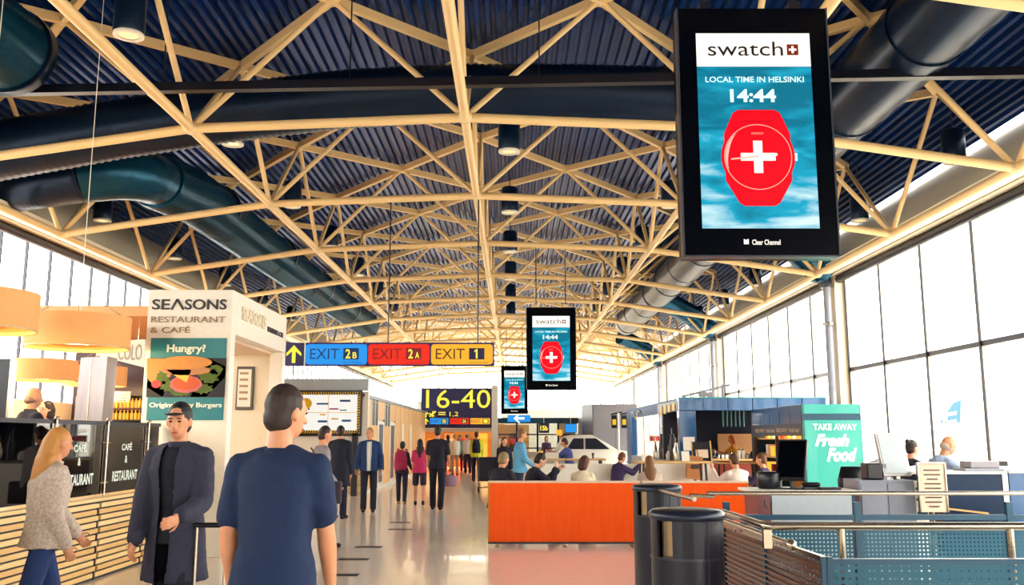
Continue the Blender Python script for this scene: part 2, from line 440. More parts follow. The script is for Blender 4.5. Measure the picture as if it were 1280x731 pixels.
# ================================================================ DUCTS
def ribbed(pts, r, step=.09, amp=.03):
    "corrugated duct along a polyline"
    pts = [V(p) for p in pts]; out = []; rad = []; k = 0
    for a, b in zip(pts, pts[1:]):
        L = (b - a).length; n = max(2, int(L / step * 2))
        for i in range(n):
            out.append(a.lerp(b, i / n)); rad.append(r + (amp if k % 2 else 0)); k += 1
    out.append(pts[-1]); rad.append(r)
    return MB().tube(out, r, 22, radii=rad)
def bend(a, b, c, r=.9, n=5):
    "round off corner b"
    a, b, c = V(a), V(b), V(c); p = b + (a - b).normalized() * r; q = b + (c - b).normalized() * r
    return [p.lerp(b, t).lerp(b.lerp(q, t), t) for t in [i / n for i in range(n + 1)]]
XD1, ZD1 = -7.4, CAMH + 5.6; XD2, ZD2 = 5.85, CAMH + 5.7
t = thing('air_duct', 'long dark teal ribbed duct on the left running down the hall from an elbow', 'duct', (XD1, 17.5, ZD1))
c = bend((-10.6, 17.3, 6.4), (XD1 - .1, 17.4, 6.9), (XD1, 24, ZD1), 1.0)
ribbed([(-10.6, 17.3, 6.4)] + [c[0]], .5).build('branch', m_ductk, t)
MB().tube(c, .55, 22).build('elbow', m_duct, t)
ribbed([c[-1], (XD1, 20.5, ZD1 - .1), (XD1, 46, ZD1)], .59, .13, .035).build('main_run', m_duct, t)
for y in (22, 28, 34, 40): MB().lathe((XD1, y, ZD1), [(.64, -.05), (.64, .05)], ax=(0, 1, 0)).build('clamp_band', m_ductk, t)
t = thing('air_duct', 'short thick ribbed duct ending overhead at the upper left corner', 'duct', (XD1, 6, ZD1))
ribbed([(XD1, 0, ZD1), (XD1, 12.6, ZD1)], .59, .13, .035).build('main_run', m_duct, t)
MB().lathe((XD1, 12.6, ZD1), [(.66, -.08), (.66, .1), (.5, .14)], ax=(0, 1, 0)).build('end_collar', m_ductk, t)
t = thing('air_duct', 'thick dark duct on the right running down the hall behind the largest screen', 'duct', (XD2, 6, ZD2))
ribbed([(XD2, 0, ZD2), (XD2, 46, ZD2)], .58, .7, .02).build('main_run', m_ductk, t)
for y in range(3, 46, 3): MB().lathe((XD2, y, ZD2), [(.61, -.04), (.61, .04)], ax=(0, 1, 0)).build('clamp_band', m_ductk, t)
t = thing('air_duct', 'arched navy ribbed duct crossing the hall overhead behind the first truss row', 'duct', (0, 15.6, 7))
arc = [(x_, y_, z_ + .3) for x_, y_, z_ in [(-11.2, 15.2, 5.55), (-9.2, 15.3, 6.25), (-7, 15.5, 6.75), (-5, 15.6, 7.1), (-3, 15.6, 7.35), (-1, 15.6, 7.45), (1, 15.6, 7.45), (3, 15.6, 7.4), (5.3, 15.6, 7.3)]]
ribbed(arc, .51, .13, .025).build('main_run', m_ductk, t)
MB().lathe((5.1, 15.6, 7.6), [(.56, -.1), (.56, .1)], ax=(1, 0, 0)).build('clamp_band', m_duct, t)
for n_, (yb, lab) in enumerate(((10.9, 'ribbed duct branching off at the upper right corner above the window wall'), (24.0, 'teal ribbed duct branching from the right duct to the first window pier'),
                  (38.1, 'teal ribbed branch duct reaching the second window pier'), (52.3, 'small far teal branch duct reaching the third window pier'))):
    t = thing('branch_duct', lab, 'duct', (7.2, yb, 6.7), group='branch ducts on the right')
    e = V((XR - .55, yb + .1, 6.05)) if n_ else V((10.4, yb + .6, 7.15)); s0 = V((XD2 + .4, yb - 1.1, ZD2 - .1))
    mid = s0.lerp(e, .6) + V((0, 0, .12))
    ribbed([s0, mid, e], .42, .12).build('main_run', m_duct, t)
    MB().lathe(s0, [(.47, -.08), (.47, .12)], ax=(mid - s0)).build('collar', m_duct, t)
    if n_:
        MB().tube([e, (XR - .5, yb + .1, 5.6)], .16, 14).build('reducer', m_dgrey, t)
    if n_:
        t = thing('drain_pipe', ['', 'grey vertical pipe beside the first window pier', 'grey vertical pipe beside the second window pier', 'thin grey vertical pipe beside the third window pier'][n_], 'pipe', (XR - .5, yb + .1, 0))
        MB().tube([(XR - .5, yb + .1, 0), (XR - .5, yb + .1, 5.75)], .1, 14).build('pipe', m_grey, t)
        for z in (2.2, 4.6): MB().lathe((XR - .5, yb + .1, z), [(.15, -.03), (.15, .03)]).build('pipe_clip', m_steel, t)

# black lighting rail
t = thing('lighting_rail', 'black rail crossing the whole hall just above the nearest trusses', 'rail', (0, 12.6, 6.9))
MB().beam((-9.4, 13.1, 6.78), (9.9, 12.2, 6.78), .14, .13).build('rail', m_black, t)
for i in range(7):
    x = -8 + i * 2.8; y = 13 - (x + 9.4) / 19.3 * .8
    MB().tube([(x, y, 6.8), (x, y, toph((x - RX) / KS))], .012, 6).build('hanger', m_black, t)

# cylinder downlights
ordn = ['first', 'second', 'third', 'fourth', 'fifth', 'sixth', 'seventh', 'eighth', 'ninth']
lamp0 = thing('pendant_downlight', 'black cylinder downlight beside the ridge tube, first from the camera', 'lamp', group='cylinder downlights under the roof')
MB().lathe((0, 0, 0), [(.2, 0), (.21, .02), (.21, .55), (.17, .6), (.03, .62)]).build('housing', m_ductk, lamp0)
ring_mb((0, 0, -.005), .14, .205, (0, 0, -.03), (1, 0, 0), (0, 1, 0), 24).build('trim_ring', m_white, lamp0)
MB().lathe((0, 0, -.01), [(.14, -.01), (.14, .01)]).build('lens', glow('downlight lens', '#ffe3a8', .9), lamp0)
rod = MB().tube([(0, 0, .6), (0, 0, 1.6)], .012, 6).build('rod', m_black, lamp0)
first = True
for k, nm, h in ((.09, 'beside the ridge tube', 5.35), (-1.05, 'left of the ridge', 5.5), (1.05, 'right of the ridge', 5.5), (-2.1, 'along the left eave', 5.15), (2.1, 'along the right eave', 5.15)):
    for i in range(7):
        n = i + .5
        if i == 0 and k > 0: continue
        o = lamp0 if first else copy_tree(lamp0); first = False
        o.location = (RX + k * KS + (.3 if abs(k) < 1 else 0), rowY(n) + .4, CAMH + h)
        o['label'] = 'black cylinder downlight %s, %s from the camera' % (nm, ordn[i])
# ================================================================ HANGING DISPLAYS AND SIGNS
def screen_sky():
    m = bpy.data.materials.new('lit blue screen picture'); m.use_nodes = True; t = m.node_tree; b = t.nodes['Principled BSDF']
    b.inputs['Base Color'].default_value = (.003, .006, .01, 1); b.inputs['Roughness'].default_value = .2; b.inputs['Specular IOR Level'].default_value = .15
    tc = t.nodes.new('ShaderNodeTexCoord'); mp = t.nodes.new('ShaderNodeMapping'); mp.inputs['Scale'].default_value = (1.2, 1, 4.5); mp.inputs['Rotation'].default_value = (0, .5, 0)
    n = t.nodes.new('ShaderNodeTexNoise'); n.inputs['Scale'].default_value = 1.6; n.inputs['Detail'].default_value = 5; n.inputs['Distortion'].default_value = .6
    sp = t.nodes.new('ShaderNodeSeparateXYZ'); mr = t.nodes.new('ShaderNodeMapRange'); mr.inputs[1].default_value = .25; mr.inputs[2].default_value = -1.0
    mr.inputs[3].default_value = -.1; mr.inputs[4].default_value = .28
    ad = t.nodes.new('ShaderNodeMath'); cr = t.nodes.new('ShaderNodeValToRGB'); e = cr.color_ramp.elements
    e[0].position = .38; e[0].color = lin('#04708c'); e[1].position = .86; e[1].color = lin('#d6f2f4')
    q = cr.color_ramp.elements.new(.6); q.color = lin('#18a4c4')
    L = t.links.new
    L(tc.outputs['Object'], mp.inputs[0]); L(mp.outputs[0], n.inputs['Vector']); L(tc.outputs['Object'], sp.inputs[0]); L(sp.outputs[2], mr.inputs[0])
    L(n.outputs[0], ad.inputs[0]); L(mr.outputs[0], ad.inputs[1]); L(ad.outputs[0], cr.inputs[0]); L(cr.outputs[0], b.inputs['Emission Color'])
    b.inputs['Emission Strength'].default_value = .9; return m
m_sky = screen_sky()
g_white = glow('lit white', '#fff6e6', 1.0); g_red = glow('lit red', '#f4061c', .95); g_dred = glow('lit dark red', '#b00214', .8); g_pink = glow('lit pink', '#ffb9a8', .9)
g_mint = glow('lit pale mint', '#d4fbee', 1.0); g_ink = mat('screen ink', '#120b12', .3); g_brown = glow('lit brown', '#7c2410', .8)
def display(px_c, Y, top, bot, W, label, hang):
    X = px_c; H = top - bot; t = thing('advertising_display', label, 'display', (X, Y, (top + bot) / 2)); s = W / 1.3; k = H / 1.96
    zc = (top + bot) / 2; w2 = W / 2
    MB().bbox((X - w2, Y, bot), (X + w2, Y + .22 * s, top), .012 * s).build('housing', m_gloss, t)
    MB().box((X - w2 - .004, Y - .006, bot), (X - w2 + .01, Y + .1, top)).box((X + w2 - .01, Y - .006, bot), (X + w2 + .004, Y + .1, top)).box((X - w2, Y - .006, bot - .006), (X + w2, Y + .1, bot + .006)).build('edge_trim', m_dgrey, t)
    a, b_ = X - w2 + .16 * s, X + w2 - .16 * s; z0, z1 = bot + .21 * k, top - .21 * k; zh = z1 - .27 * k; w = b_ - a
    scr = thing('screen', None, None, (0, 0, 0)); scr.parent = t
    MB().plate([(a, Y, z0), (b_, Y, z0), (b_, Y, zh), (a, Y, zh)], (0, -.004, 0)).build('picture', m_sky, scr)
    MB().plate([(a, Y, zh), (b_, Y, zh), (b_, Y, z1), (a, Y, z1)], (0, -.004, 0)).build('header_strip', g_white, scr)
    y = Y - .006; xm = (a + b_) / 2; hc = (zh + z1) / 2
    # logo: rounded thin letters with a red square and white cross
    writing('lettering', 'swatch', (a + w * .43, y, hc + .008 * k), w * .66, .115 * k, g_ink, scr, depth=.002, bold=.0)
    q = w * .05; cx = a + w * .845
    MB().plate([(cx - q, y, hc - q), (cx + q, y, hc - q), (cx + q, y, hc + q), (cx - q, y, hc + q)], (0, -.002, 0)).build('red_square', g_brown, scr)
    mb = MB(); mb.box((cx - q * .66, y - .004, hc - q * .2), (cx + q * .66, y - .002, hc + q * .2)); mb.box((cx - q * .2, y - .004, hc - q * .66), (cx + q * .2, y - .002, hc + q * .66)); mb.build('white_cross', g_white, scr)
    writing('lettering', 'LOCAL TIME IN HELSINKI', (xm, y, zh - .105 * k), w * .86, .045 * k, g_mint, scr, depth=.002, bold=.01)
    writing('lettering', '14:44', (xm - w * .02, y, zh - .235 * k), w * .4, .105 * k, g_mint, scr, depth=.002, bold=.03)
    # the wrist watch
    zc = z0 + .55 * k; r = w * .30
    out = [(-.2, .80), (.2, .80), (.27, .77), (.33, .5), (.36, .42), (.62, .3), (.7, 0), (.62, -.3), (.42, -.48), (.3, -.86), (.22, -.9), (-.22, -.9), (-.3, -.86), (-.42, -.48), (-.62, -.3), (-.7, 0), (-.62, .3), (-.36, .42), (-.33, .5), (-.27, .77)]
    # strap and body as two outlines
    strap = [(-.36, .80), (-.28, .86), (.28, .86), (.36, .80), (.50, .42), (.50, -.42), (.30, -.83), (.22, -.88), (-.22, -.88), (-.30, -.83), (-.50, -.42), (-.50, .42)]
    K = r / .62
    MB().plate([(xm + px * K * 1.18, y, zc + pz * K * 1.02) for px, pz in strap], (0, -.002, 0)).build('watch_strap', g_red, scr)
    MB().plate(disc((xm, y - .002, zc), r * 1.06, n=48, ry=r * 1.04), (0, -.002, 0)).build('watch_case', g_red, scr)
    MB().box((xm + r * 1.06, y - .003, zc - .03 * k), (xm + r * 1.13, y, zc + .03 * k)).build('watch_crown', g_mint, scr)
    ring_mb((xm, y - .004, zc), r * .955, r * .975, (0, -.001, 0)).build('watch_bezel', g_pink, scr)
    mb = MB(); n = 16
    for i in range(n):
        a0, a1 = math.pi * (.72 + .42 * i / n), math.pi * (.72 + .42 * (i + 1) / n); t0 = math.sin(math.pi * i / n) * .09; t1 = math.sin(math.pi * (i + 1) / n) * .09
        mb.add([(xm + math.cos(a_) * r * q_, y - .0055, zc + math.sin(a_) * r * q_) for a_, q_ in ((a0, .94), (a1, .94), (a1, .94 - t1), (a0, .94 - t0))], [(0, 1, 2, 3)])
    mb.build('glass_sheen', g_pink, scr)
    for z_ in (zc + .66 * K, zc - .64 * K): MB().box((xm - .3 * K, y - .0035, z_), (xm + .3 * K, y - .002, z_ + .004 * k)).build('strap_line', g_dred, scr)
    mb = MB(); mb.box((xm - r * .5, y - .007, zc - r * .115), (xm + r * .5, y - .005, zc + r * .115)); mb.box((xm - r * .13, y - .007, zc - r * .48), (xm + r * .13, y - .005, zc + r * .48)); mb.build('dial_cross', g_white, scr)
    MB().beam((xm - r * .78, y - .009, zc - r * .07), (xm + r * .5, y - .009, zc + r * .07), .002, .012 * k).build('watch_hand', g_pink, scr)
    MB().beam((xm, y - .009, zc), (xm + r * .55, y - .009, zc + .02), .002, .02 * k).build('watch_hand', g_white, scr)
    writing('lettering', 'SWATCH', (xm, y - .005, zc + r * .7), r * .34, .016 * k, g_pink, scr, depth=.001)
    writing('lettering', 'Clear Channel', (xm + w * .04, Y, bot + .105 * k), w * .24, .04 * k, g_white, t, depth=.002, bold=.015)
    lx = xm - w * .13; lz = bot + .11 * k
    mb = MB(); mb.plate([(lx - .02 * s, Y, lz - .02 * k), (lx + .02 * s, Y, lz - .02 * k), (lx + .02 * s, Y, lz + .02 * k), (lx - .004 * s, Y, lz + .012 * k), (lx - .02 * s, Y, lz + .02 * k)], (0, -.003, 0)); mb.build('emblem', g_white, t)
    for dx in (-w2 * .6, w2 * .6):
        MB().box((X + dx - .05 * s, Y + .03, top), (X + dx + .05 * s, Y + .18, top + .08)).build('hanger_bracket', m_truss if hang else m_black, t)
        MB().tube([(X + dx, Y + .1, top + .06), (X + dx, Y + .1, lowh((X + dx - RX) / KS) + (0 if Y > 20 else 2.1))], .014, 8).build('hanging_rod', m_black, t)
    return t
display(at(943, 100, 7.2).x, 7.2, at(943, 10, 7.2).z, at(943, 320, 7.2).z, 1.27, 'largest black hanging advertising screen showing a red wrist watch, upper right', False)
display(at(689, 430, 23.06).x, 23.06, at(689, 384, 23.06).z, at(689, 487, 23.06).z, 1.27, 'middle-sized hanging screen with a red watch, between the largest and the smallest', True)
display(.11, 41.9, at(643, 457, 42).z, at(643, 517, 42).z, 1.24, 'smallest farthest hanging screen with a red watch above the blue arrow sign', True)

# overhead exit sign
g_blue = glow('lit sign blue', '#2b93e6', .85); g_sred = glow('lit sign red', '#e8301c', .85); g_syel = glow('lit sign amber', '#f6ac30', .9); g_ynum = glow('lit sign yellow', '#f7e04a', .95)
g_navy = mat('sign navy', '#1c1c58', .35); g_purple = mat('sign purple', '#2a1670', .35)
def arrow_pts(c, s, ang=0):
    pts = [(0, .5), (.42, .05), (.42, -.12), (.1, .16), (.1, -.5), (-.1, -.5), (-.1, .16), (-.42, -.12), (-.42, .05)]
    ca, sa = math.cos(ang), math.sin(ang)
    return [V(c) + V(((x * ca - z * sa) * s, 0, (x * sa + z * ca) * s)) for x, z in pts]
Y = 18.37; t = thing('direction_sign', 'long hanging sign with yellow up arrow and blue, red and amber EXIT panels', 'sign', (-2.4, Y, 3.25))
a, b_ = at(355, 457, Y), at(618, 428, Y); zb, zt = a.z, b_.z
MB().bbox((a.x, Y, zb), (b_.x, Y + .16, zt), .015).build('housing', g_purple, t)
p = at(380, 440, Y).x
MB().box((a.x + .02, Y - .008, zb + .02), (p, Y, zt - .02)).build('arrow_field', g_navy, t)
MB().plate(arrow_pts((at(367.5, 442, Y).x + .0, Y - .01, (zb + zt) / 2), .36), (0, -.01, 0)).build('arrow', g_ynum, t)
MB().box((p + .01, Y - .02, zb), (p + .03, Y, zt)).build('divider', m_white, t)
for x0, x1, gm, ink, num, sub in ((382, 459, g_blue, '#123a7c', '2', 'B'), (460.5, 537, g_sred, '#8c1434', '2', 'A'), (539, 616, g_syel, '#5c2a14', '1', '')):
    X0, X1 = at(x0, 442, Y).x, at(x1, 442, Y).x; W = X1 - X0; r = .06; z0, z1 = zb + .025, zt - .035
    pts = []
    for cx, cz, s0 in ((X1 - r, z0 + r, -90), (X1 - r, z1 - r, 0), (X0 + r, z1 - r, 90), (X0 + r, z0 + r, 180)):
        pts += [(cx + r * math.cos(R(s0 + q)), Y, cz + r * math.sin(R(s0 + q))) for q in (0, 30, 60, 90)]
    pn = MB().plate(pts, (0, -.012, 0)).build('sign_panel', gm, t)
    mi = mat('sign ink ' + ink, ink, .4); zc = (z0 + z1) / 2 + .01
    writing('lettering', 'EXIT', (X0 + W * .31, Y - .014, zc), W * .47, .21, mi, pn, depth=.003)
    MB().box((X0 + W * .615, Y - .016, zc - .115), (X0 + W * .865, Y - .012, zc + .115)).build('number_field', g_navy if num == '1' else mi, pn)
    if sub:
        writing('lettering', num, (X0 + W * .69, Y - .018, zc), .1, .19, g_ynum, pn, depth=.003, bold=.02)
        writing('lettering', sub, (X0 + W * .80, Y - .018, zc - .03), .085, .125, g_ynum, pn, depth=.003, bold=.02)
    else: MB().plate([(X0 + W * .735 + dx, Y - .016, zc + dz) for dx, dz in ((-.012, -.095), (.022, -.095), (.022, .095), (-.004, .095), (-.05, .055), (-.035, .035), (-.012, .05))], (0, -.004, 0)).build('numeral', g_ynum, pn)
    for k in range(9): MB().box((X0 + W * (.62 + .035 * k), Y - .015, z0 + .03), (X0 + W * (.64 + .035 * k), Y - .012, z0 + .045)).build('dot', mi, pn)
for px in (484, 597):
    x = at(px, 442, Y).x; MB().tube([(x, Y + .08, zt), (x, Y + .08, lowh((x - RX) / KS))], .014, 8).build('hanging_rod', m_black, t)

# ================================================================ SEASONS PORTAL (left)
YS = 12.7; P = lambda px, py, y=YS: at(px, py, y)
xl, xr = P(184, 400).x, P(290, 400).x; ztop = P(240, 362).z
t = thing('restaurant_portal', 'cream restaurant entrance portal with printed name and teal burger poster', 'booth', (xl, YS, 0))
MB().bbox((xl, YS, 0), (xr, YS + .2, ztop), .01).build('front_slab', m_white, t)
MB().bbox((xr - .2, YS + .2, ztop - .62), (xr, YS + 3.1, ztop), .01).build('side_beam', m_white, t)
MB().bbox((xr - .22, YS + 2.9, 0), (xr, YS + 3.1, ztop - .62), .01).build('side_post', m_white, t)
MB().box((xl, YS + .2, ztop - .66), (xr - .2, YS + 3.1, ztop - .56)).build('inner_soffit', m_pink, t)
MB().box((xl, YS + 3.1, 0), (xr - .1, YS + 3.2, ztop)).build('rear_panel', m_cream, t)
for yy_ in (.9, 1.9):
    MB().lathe((xr - .7, YS + yy_, ztop - .67), [(.07, 0), (.07, .02)]).build('recessed_spot', m_warm, t)
yf = YS - .002; ink = mat('black brown letters', '#1c0f14', .4); gold = mat('bronze letters', '#9a7c5a', .4)
def line(body, x0, y0, x1, y1, m, name='lettering', bold=.0, parent=t):
    a_, b2 = P(x0, y1), P(x1, y0); writing(name, body, ((a_.x + b2.x) / 2, yf, (a_.z + b2.z) / 2), b2.x - a_.x, b2.z - a_.z, m, parent, depth=.012, bold=bold)
line('SE', 190, 374, 213, 387, ink, bold=.015); line('SONS', 231, 374, 284, 387, ink, bold=.015)
q = P(222, 387); q2 = P(222, 374); hw = .085
MB().beam((q.x - hw, yf, q.z), (q2.x, yf, q2.z), .02, .03).beam((q.x + hw, yf, q.z), (q2.x, yf, q2.z), .02, .03).build('lettering', ink, t)
line('RESTAURANT', 189, 395.5, 282, 403, gold); line('& CAFÉ', 188, 407, 238, 416, gold)
po = thing('poster', None, None, (0, 0, 0)); po.parent = t
def rect(px0, py0, px1, py1, m, name, d=.006, y=None):
    a_, b2 = P(px0, py1), P(px1, py0); yb = yf if y is None else y
    return MB().box((a_.x, yb - d, a_.z), (b2.x, yb, b2.z)).build(name, m, po)
m_slate = mat('dark table print', '#1c2030', .6)
rect(183, 422.5, 284, 525, m_tealsign, 'poster_board', .01)
rect(183, 447.5, 283.5, 496.5, m_slate, 'picture_ground', .004, yf - .01)
p_c = P(232, 474)
def blob_(cx, cy, rx, ry, m, name, lay, rot=0, n=22, wob=.0):
    c_ = P(cx, cy); sx = (P(cx + 1, cy).x - c_.x); sz = c_.z - P(cx, cy + 1).z; pts = []
    for k in range(n):
        a_ = 2 * math.pi * k / n; w_ = 1 + wob * math.sin(k * 2.7 + cx)
        x, z = rx * w_ * math.cos(a_), ry * w_ * math.sin(a_); pts.append((c_.x + (x * math.cos(rot) - z * math.sin(rot)) * sx, yf - .014 - lay * .0012, c_.z + (x * math.sin(rot) + z * math.cos(rot)) * sz))
    MB().plate(pts, (0, .001, 0)).build(name, m, po)
def quadp(pp, m, name, lay):
    MB().plate([(P(x, y).x, yf - .014 - lay * .0012, P(x, y).z) for x, y in pp], (0, .001, 0)).build(name, m, po)
quadp([(184, 474), (207, 488), (204, 496), (184, 484)], m_paper, 'plate_print', 0)
quadp([(262, 448), (283, 458), (283, 470), (258, 496), (238, 496)], m_paper, 'plate_print', 0)
quadp([(184, 448), (206, 448), (214, 470), (196, 484), (184, 472)], mat('blurred bun print', '#c08c4c', .6), 'side_dish_print', 1)
m_lg = mat('lettuce print', '#5c7a24', .6, hex2='#2c4414', nscale=30)
for (x, y, rx, ry) in ((212, 482, 12, 7), (203, 472, 7, 9), (262, 470, 13, 9), (270, 462, 9, 6), (254, 486, 12, 6), (226, 491, 12, 4)): blob_(x, y, rx, ry, m_lg, 'lettuce_print', 2, wob=.22)
blob_(233, 480, 20, 11, mat('onion ring print', '#c86a7a', .6), 'onion_print', 3, wob=.05); blob_(233, 479, 17, 8.5, mat('tomato print', '#d4452a', .6, hex2='#b86a3a', nscale=25), 'tomato_print', 4)
quadp([(208, 462), (240, 462), (234, 478), (220, 470)], mat('cheese print', '#f0c860', .6), 'cheese_print', 5)
blob_(233, 463, 31, 6, mat('meat print', '#e0a878', .6, hex2='#8a4a2c', nscale=30), 'patty_print', 5)
blob_(233, 453, 33, 8, mat('bun print', '#dca05c', .6, hex2='#c07c38', nscale=8), 'bun_print', 6)
blob_(196, 480, 6, 5, m_red, 'radish_print', 6)
g_pm = mat('white print', '#eafaf4', .5)
line('Hungry?', 209, 430.5, 258, 443, g_pm, bold=.03, parent=po); line('Original Juicy Burgers', 187, 503, 278, 511, g_pm, bold=.03, parent=po)
for o in po.children:
    if o.name.startswith('lettering'): o.location.y -= .012
# writing along the side
xs_ = xr + .001
writing('lettering', 'SEASONS', (xs_, YS + 1.05, ztop - .27), 1.25, .2, m_cream, t, xd=(0, 1, 0), depth=.03, bold=.02)
writing('lettering', 'RESTAURANT & CAFE', (xs_, YS + 2.35, ztop - .34), 1.0, .085, ink, t, xd=(0, 1, 0), depth=.01, bold=.01)
pf = thing('wall_notice', 'black framed menu notice on the wall inside the restaurant portal', 'picture', (-4.6, YS + 3.08, 2.1))
a_, b2 = at(294, 512, YS + 3.05), at(318, 458, YS + 3.05)
MB().bbox((a_.x, YS + 3.04, a_.z), (b2.x, YS + 3.1, b2.z), .01).build('frame', m_black, pf)
MB().box((a_.x + .03, YS + 3.03, a_.z + .05), (b2.x - .04, YS + 3.045, b2.z - .05)).build('sheet', m_paper, pf)
for k in range(5): MB().box((a_.x + .06, YS + 3.024, b2.z - .14 - k * .11), (b2.x - .09, YS + 3.03, b2.z - .1 - k * .11)).build('print_line', gold, pf)

# ================================================================ RESTAURANT COUNTER (left)
XC = -4.78
t = thing('serving_counter', 'long counter clad in pale pine slats along the restaurant front', 'counter', (XC, 9, 0))
MB().box((XC - .5, 3.0, 0), (XC - .03, 12.7, .88)).build('carcass', m_slate, t)
MB().bbox((XC - .52, 3.0, .88), (XC + .02, 12.7, .92), .008).build('counter_top', m_boards[1], t)
mod = 1.285; y0 = 3.04; bi = 0; bmesh_cache = {}
i = 0
while y0 + mod * i < 12.6:
    ya = y0 + mod * i; yb = min(ya + mod - .015, 12.69)
    MB().box((XC - .03, yb, 0), (XC - .012, yb + .015, .88)).build('seam_post', m_slate, t)
    for k in range(12):
        z = .03 + k * .0705; dy = .05 if k % 2 else 0
        o = MB().bbox((XC - .028, ya + dy, z), (XC, yb - (.0 if k % 2 else .05), z + .052), .004).build('board', m_boards[(k * 5 + i * 3) % 3], t)
    i += 1
t = thing('glass_screen', 'dark tinted glass windscreen with steel posts on the pine counter', 'glass screen', (XC - .1, 9, .92))
XG = XC - .1; ztg = 1.80; posts = [3.2 + 1.285 * k + .48 for k in range(8)]; posts = [5.2 - 1.0, 5.3, 6.75, 8.5, 9.72, 10.97, 12.2]
for k, (ya, yb) in enumerate(zip([3.05] + posts, posts + [12.65])):
    MB().box((XG - .006, ya + .02, .95), (XG + .006, yb - .02, ztg - .04)).build('pane', m_dkglass, t)
for y in posts:
    MB().tube([(XG + .035, y, .92), (XG + .035, y, ztg)], .014, 8).build('post', m_steel, t)
    MB().ell((XG + .035, y, ztg + .015), (.03, .03, .02)).build('post_cap', m_steel, t)
    for z in (1.08, 1.55):
        MB().tube([(XG + .02, y - .1, z), (XG + .02, y + .1, z)], .014, 8).build('clamp', m_steel, t)
MB().box((XG - .03, 3.05, ztg - .045), (XG + .02, 12.65, ztg)).build('top_rail', m_navy, t)
for yc in (10.35, 11.6, 6.0):
    for bdy, z, w_, h_ in (('CAFÉ', 1.5, .3, .1), ('&', 1.34, .07, .09), ('RESTAURANT', 1.14, .74, .125)):
        writing('lettering', bdy, (XG + .008, yc, z), w_, h_, g_pm, t, xd=(0, 1, 0), depth=.002, bold=.02)
t = thing('back_counter', 'dark navy service cabinet standing behind the tinted glass', 'cabinet', (-5.9, 9, 0))
MB().bbox((-7.4, 3.3, .42), (-6.8, 12.0, 1.35), .01).build('body', m_navy, t)
MB().bbox((-7.45, 3.25, 1.35), (-6.75, 12.05, 1.4), .01).build('worktop', m_dgrey, t)
for k in range(7): MB().box((-6.8, 3.4 + k * 1.22, .5), (-6.78, 4.55 + k * 1.22, 1.28)).build('door', m_ductk, t)
random.seed(3)
for k in range(9):
    y = 5.2 + k * .8; t = thing('bottle', 'small %s bottle behind the tinted glass, %s from the left' % (['teal', 'amber', 'white'][k % 3], ordn[k]), 'bottle', (-7.0, y, 1.4), group='bottles behind the tinted glass')
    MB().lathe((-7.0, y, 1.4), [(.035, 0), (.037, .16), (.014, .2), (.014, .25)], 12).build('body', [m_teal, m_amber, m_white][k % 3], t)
    MB().lathe((-7.0, y, 1.65), [(.016, 0), (.016, .02)], 10).build('cap', m_black, t)
t = thing('steel_column', 'tall folded sheet steel column between the lamp shades', 'column', (-6.35, 13.6, 0))
cx = (at(112, 480, 13.6)).x; zt_ = at(112, 447, 13.6).z
MB().plate([(cx - .25, 13.6, .42), (cx + .2, 13.6, .42), (cx + .24, 13.6, zt_ + .02), (cx - .16, 13.6, zt_)], (0, .35, 0)).build('casing', m_steel2, t)
MB().box((cx - .005, 13.585, .42), (cx + .01, 13.6, zt_)).build('seam', m_steel, t)

# restaurant roof, rear wall, shelves
t = thing('restaurant_canopy', 'orange-tan restaurant ceiling slab with recessed warm spots behind the portal', 'canopy', (-8, 18, 3.9))
za = at(100, 395, 17.3).z; zb2 = at(100, 382, 17.3).z
MB().box((XL + .05, 17.3, za), (-6.6, 26, zb2)).build('slab', mat('warm tan fascia', '#e8a468', .5), t)
for i in range(4):
    for j in range(4): MB().lathe((-9.8 + i * .95, 18.2 + j * 2, za - .012), [(.1, 0), (.1, .02)]).build('recessed_spot', m_warm, t)
t = thing('rear_wall', 'dark brown restaurant back wall with lit shelves and menu panels', 'wall', (-8, 22, 0)); t['kind'] = 'structure'
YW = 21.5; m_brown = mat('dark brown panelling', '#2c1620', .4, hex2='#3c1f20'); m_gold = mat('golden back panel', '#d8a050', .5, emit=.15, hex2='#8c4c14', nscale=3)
MB().box((XL + .1, YW, 0), (-6.2, YW + .2, za)).build('panelling', m_brown, t)
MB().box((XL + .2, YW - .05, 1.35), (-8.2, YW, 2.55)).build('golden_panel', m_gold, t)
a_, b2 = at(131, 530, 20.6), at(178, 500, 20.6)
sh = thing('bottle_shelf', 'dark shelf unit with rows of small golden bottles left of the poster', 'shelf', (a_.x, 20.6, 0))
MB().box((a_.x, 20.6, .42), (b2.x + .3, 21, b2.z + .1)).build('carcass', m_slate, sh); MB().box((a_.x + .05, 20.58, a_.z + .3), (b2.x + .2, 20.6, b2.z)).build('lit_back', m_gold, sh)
n = 0
for z in (a_.z + .1, a_.z + .36):
    MB().box((a_.x, 20.3, z - .03), (b2.x + .3, 20.6, z)).build('shelf_board', m_brown, sh)
    for k in range(11):
        x = a_.x + .07 + k * .085; bt = thing('bottle', 'small golden bottle on the %s board of the dark shelf, %s from the left' % ('lower' if n < 11 else 'upper', (ordn + ['tenth', 'eleventh'])[k]), 'bottle', (x, 20.42, z), group='bottles on the dark shelf'); n += 1
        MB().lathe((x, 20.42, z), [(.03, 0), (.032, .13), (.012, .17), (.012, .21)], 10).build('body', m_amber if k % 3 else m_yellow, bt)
t = thing('menu_board', 'pinkish menu panel with text lines above the bottle shelf', 'sign', (a_.x + .3, 20.5, 2)); a2, c2 = at(134, 503, 20.4), at(163, 489, 20.4)
MB().box((a2.x, 20.4, a2.z), (c2.x, 20.44, c2.z)).build('board', m_pink, t)
for k in range(4): MB().box((a2.x + .08, 20.395, c2.z - .06 - k * .05), (c2.x - .08, 20.4, c2.z - .045 - k * .05)).build('print_line', m_red, t)
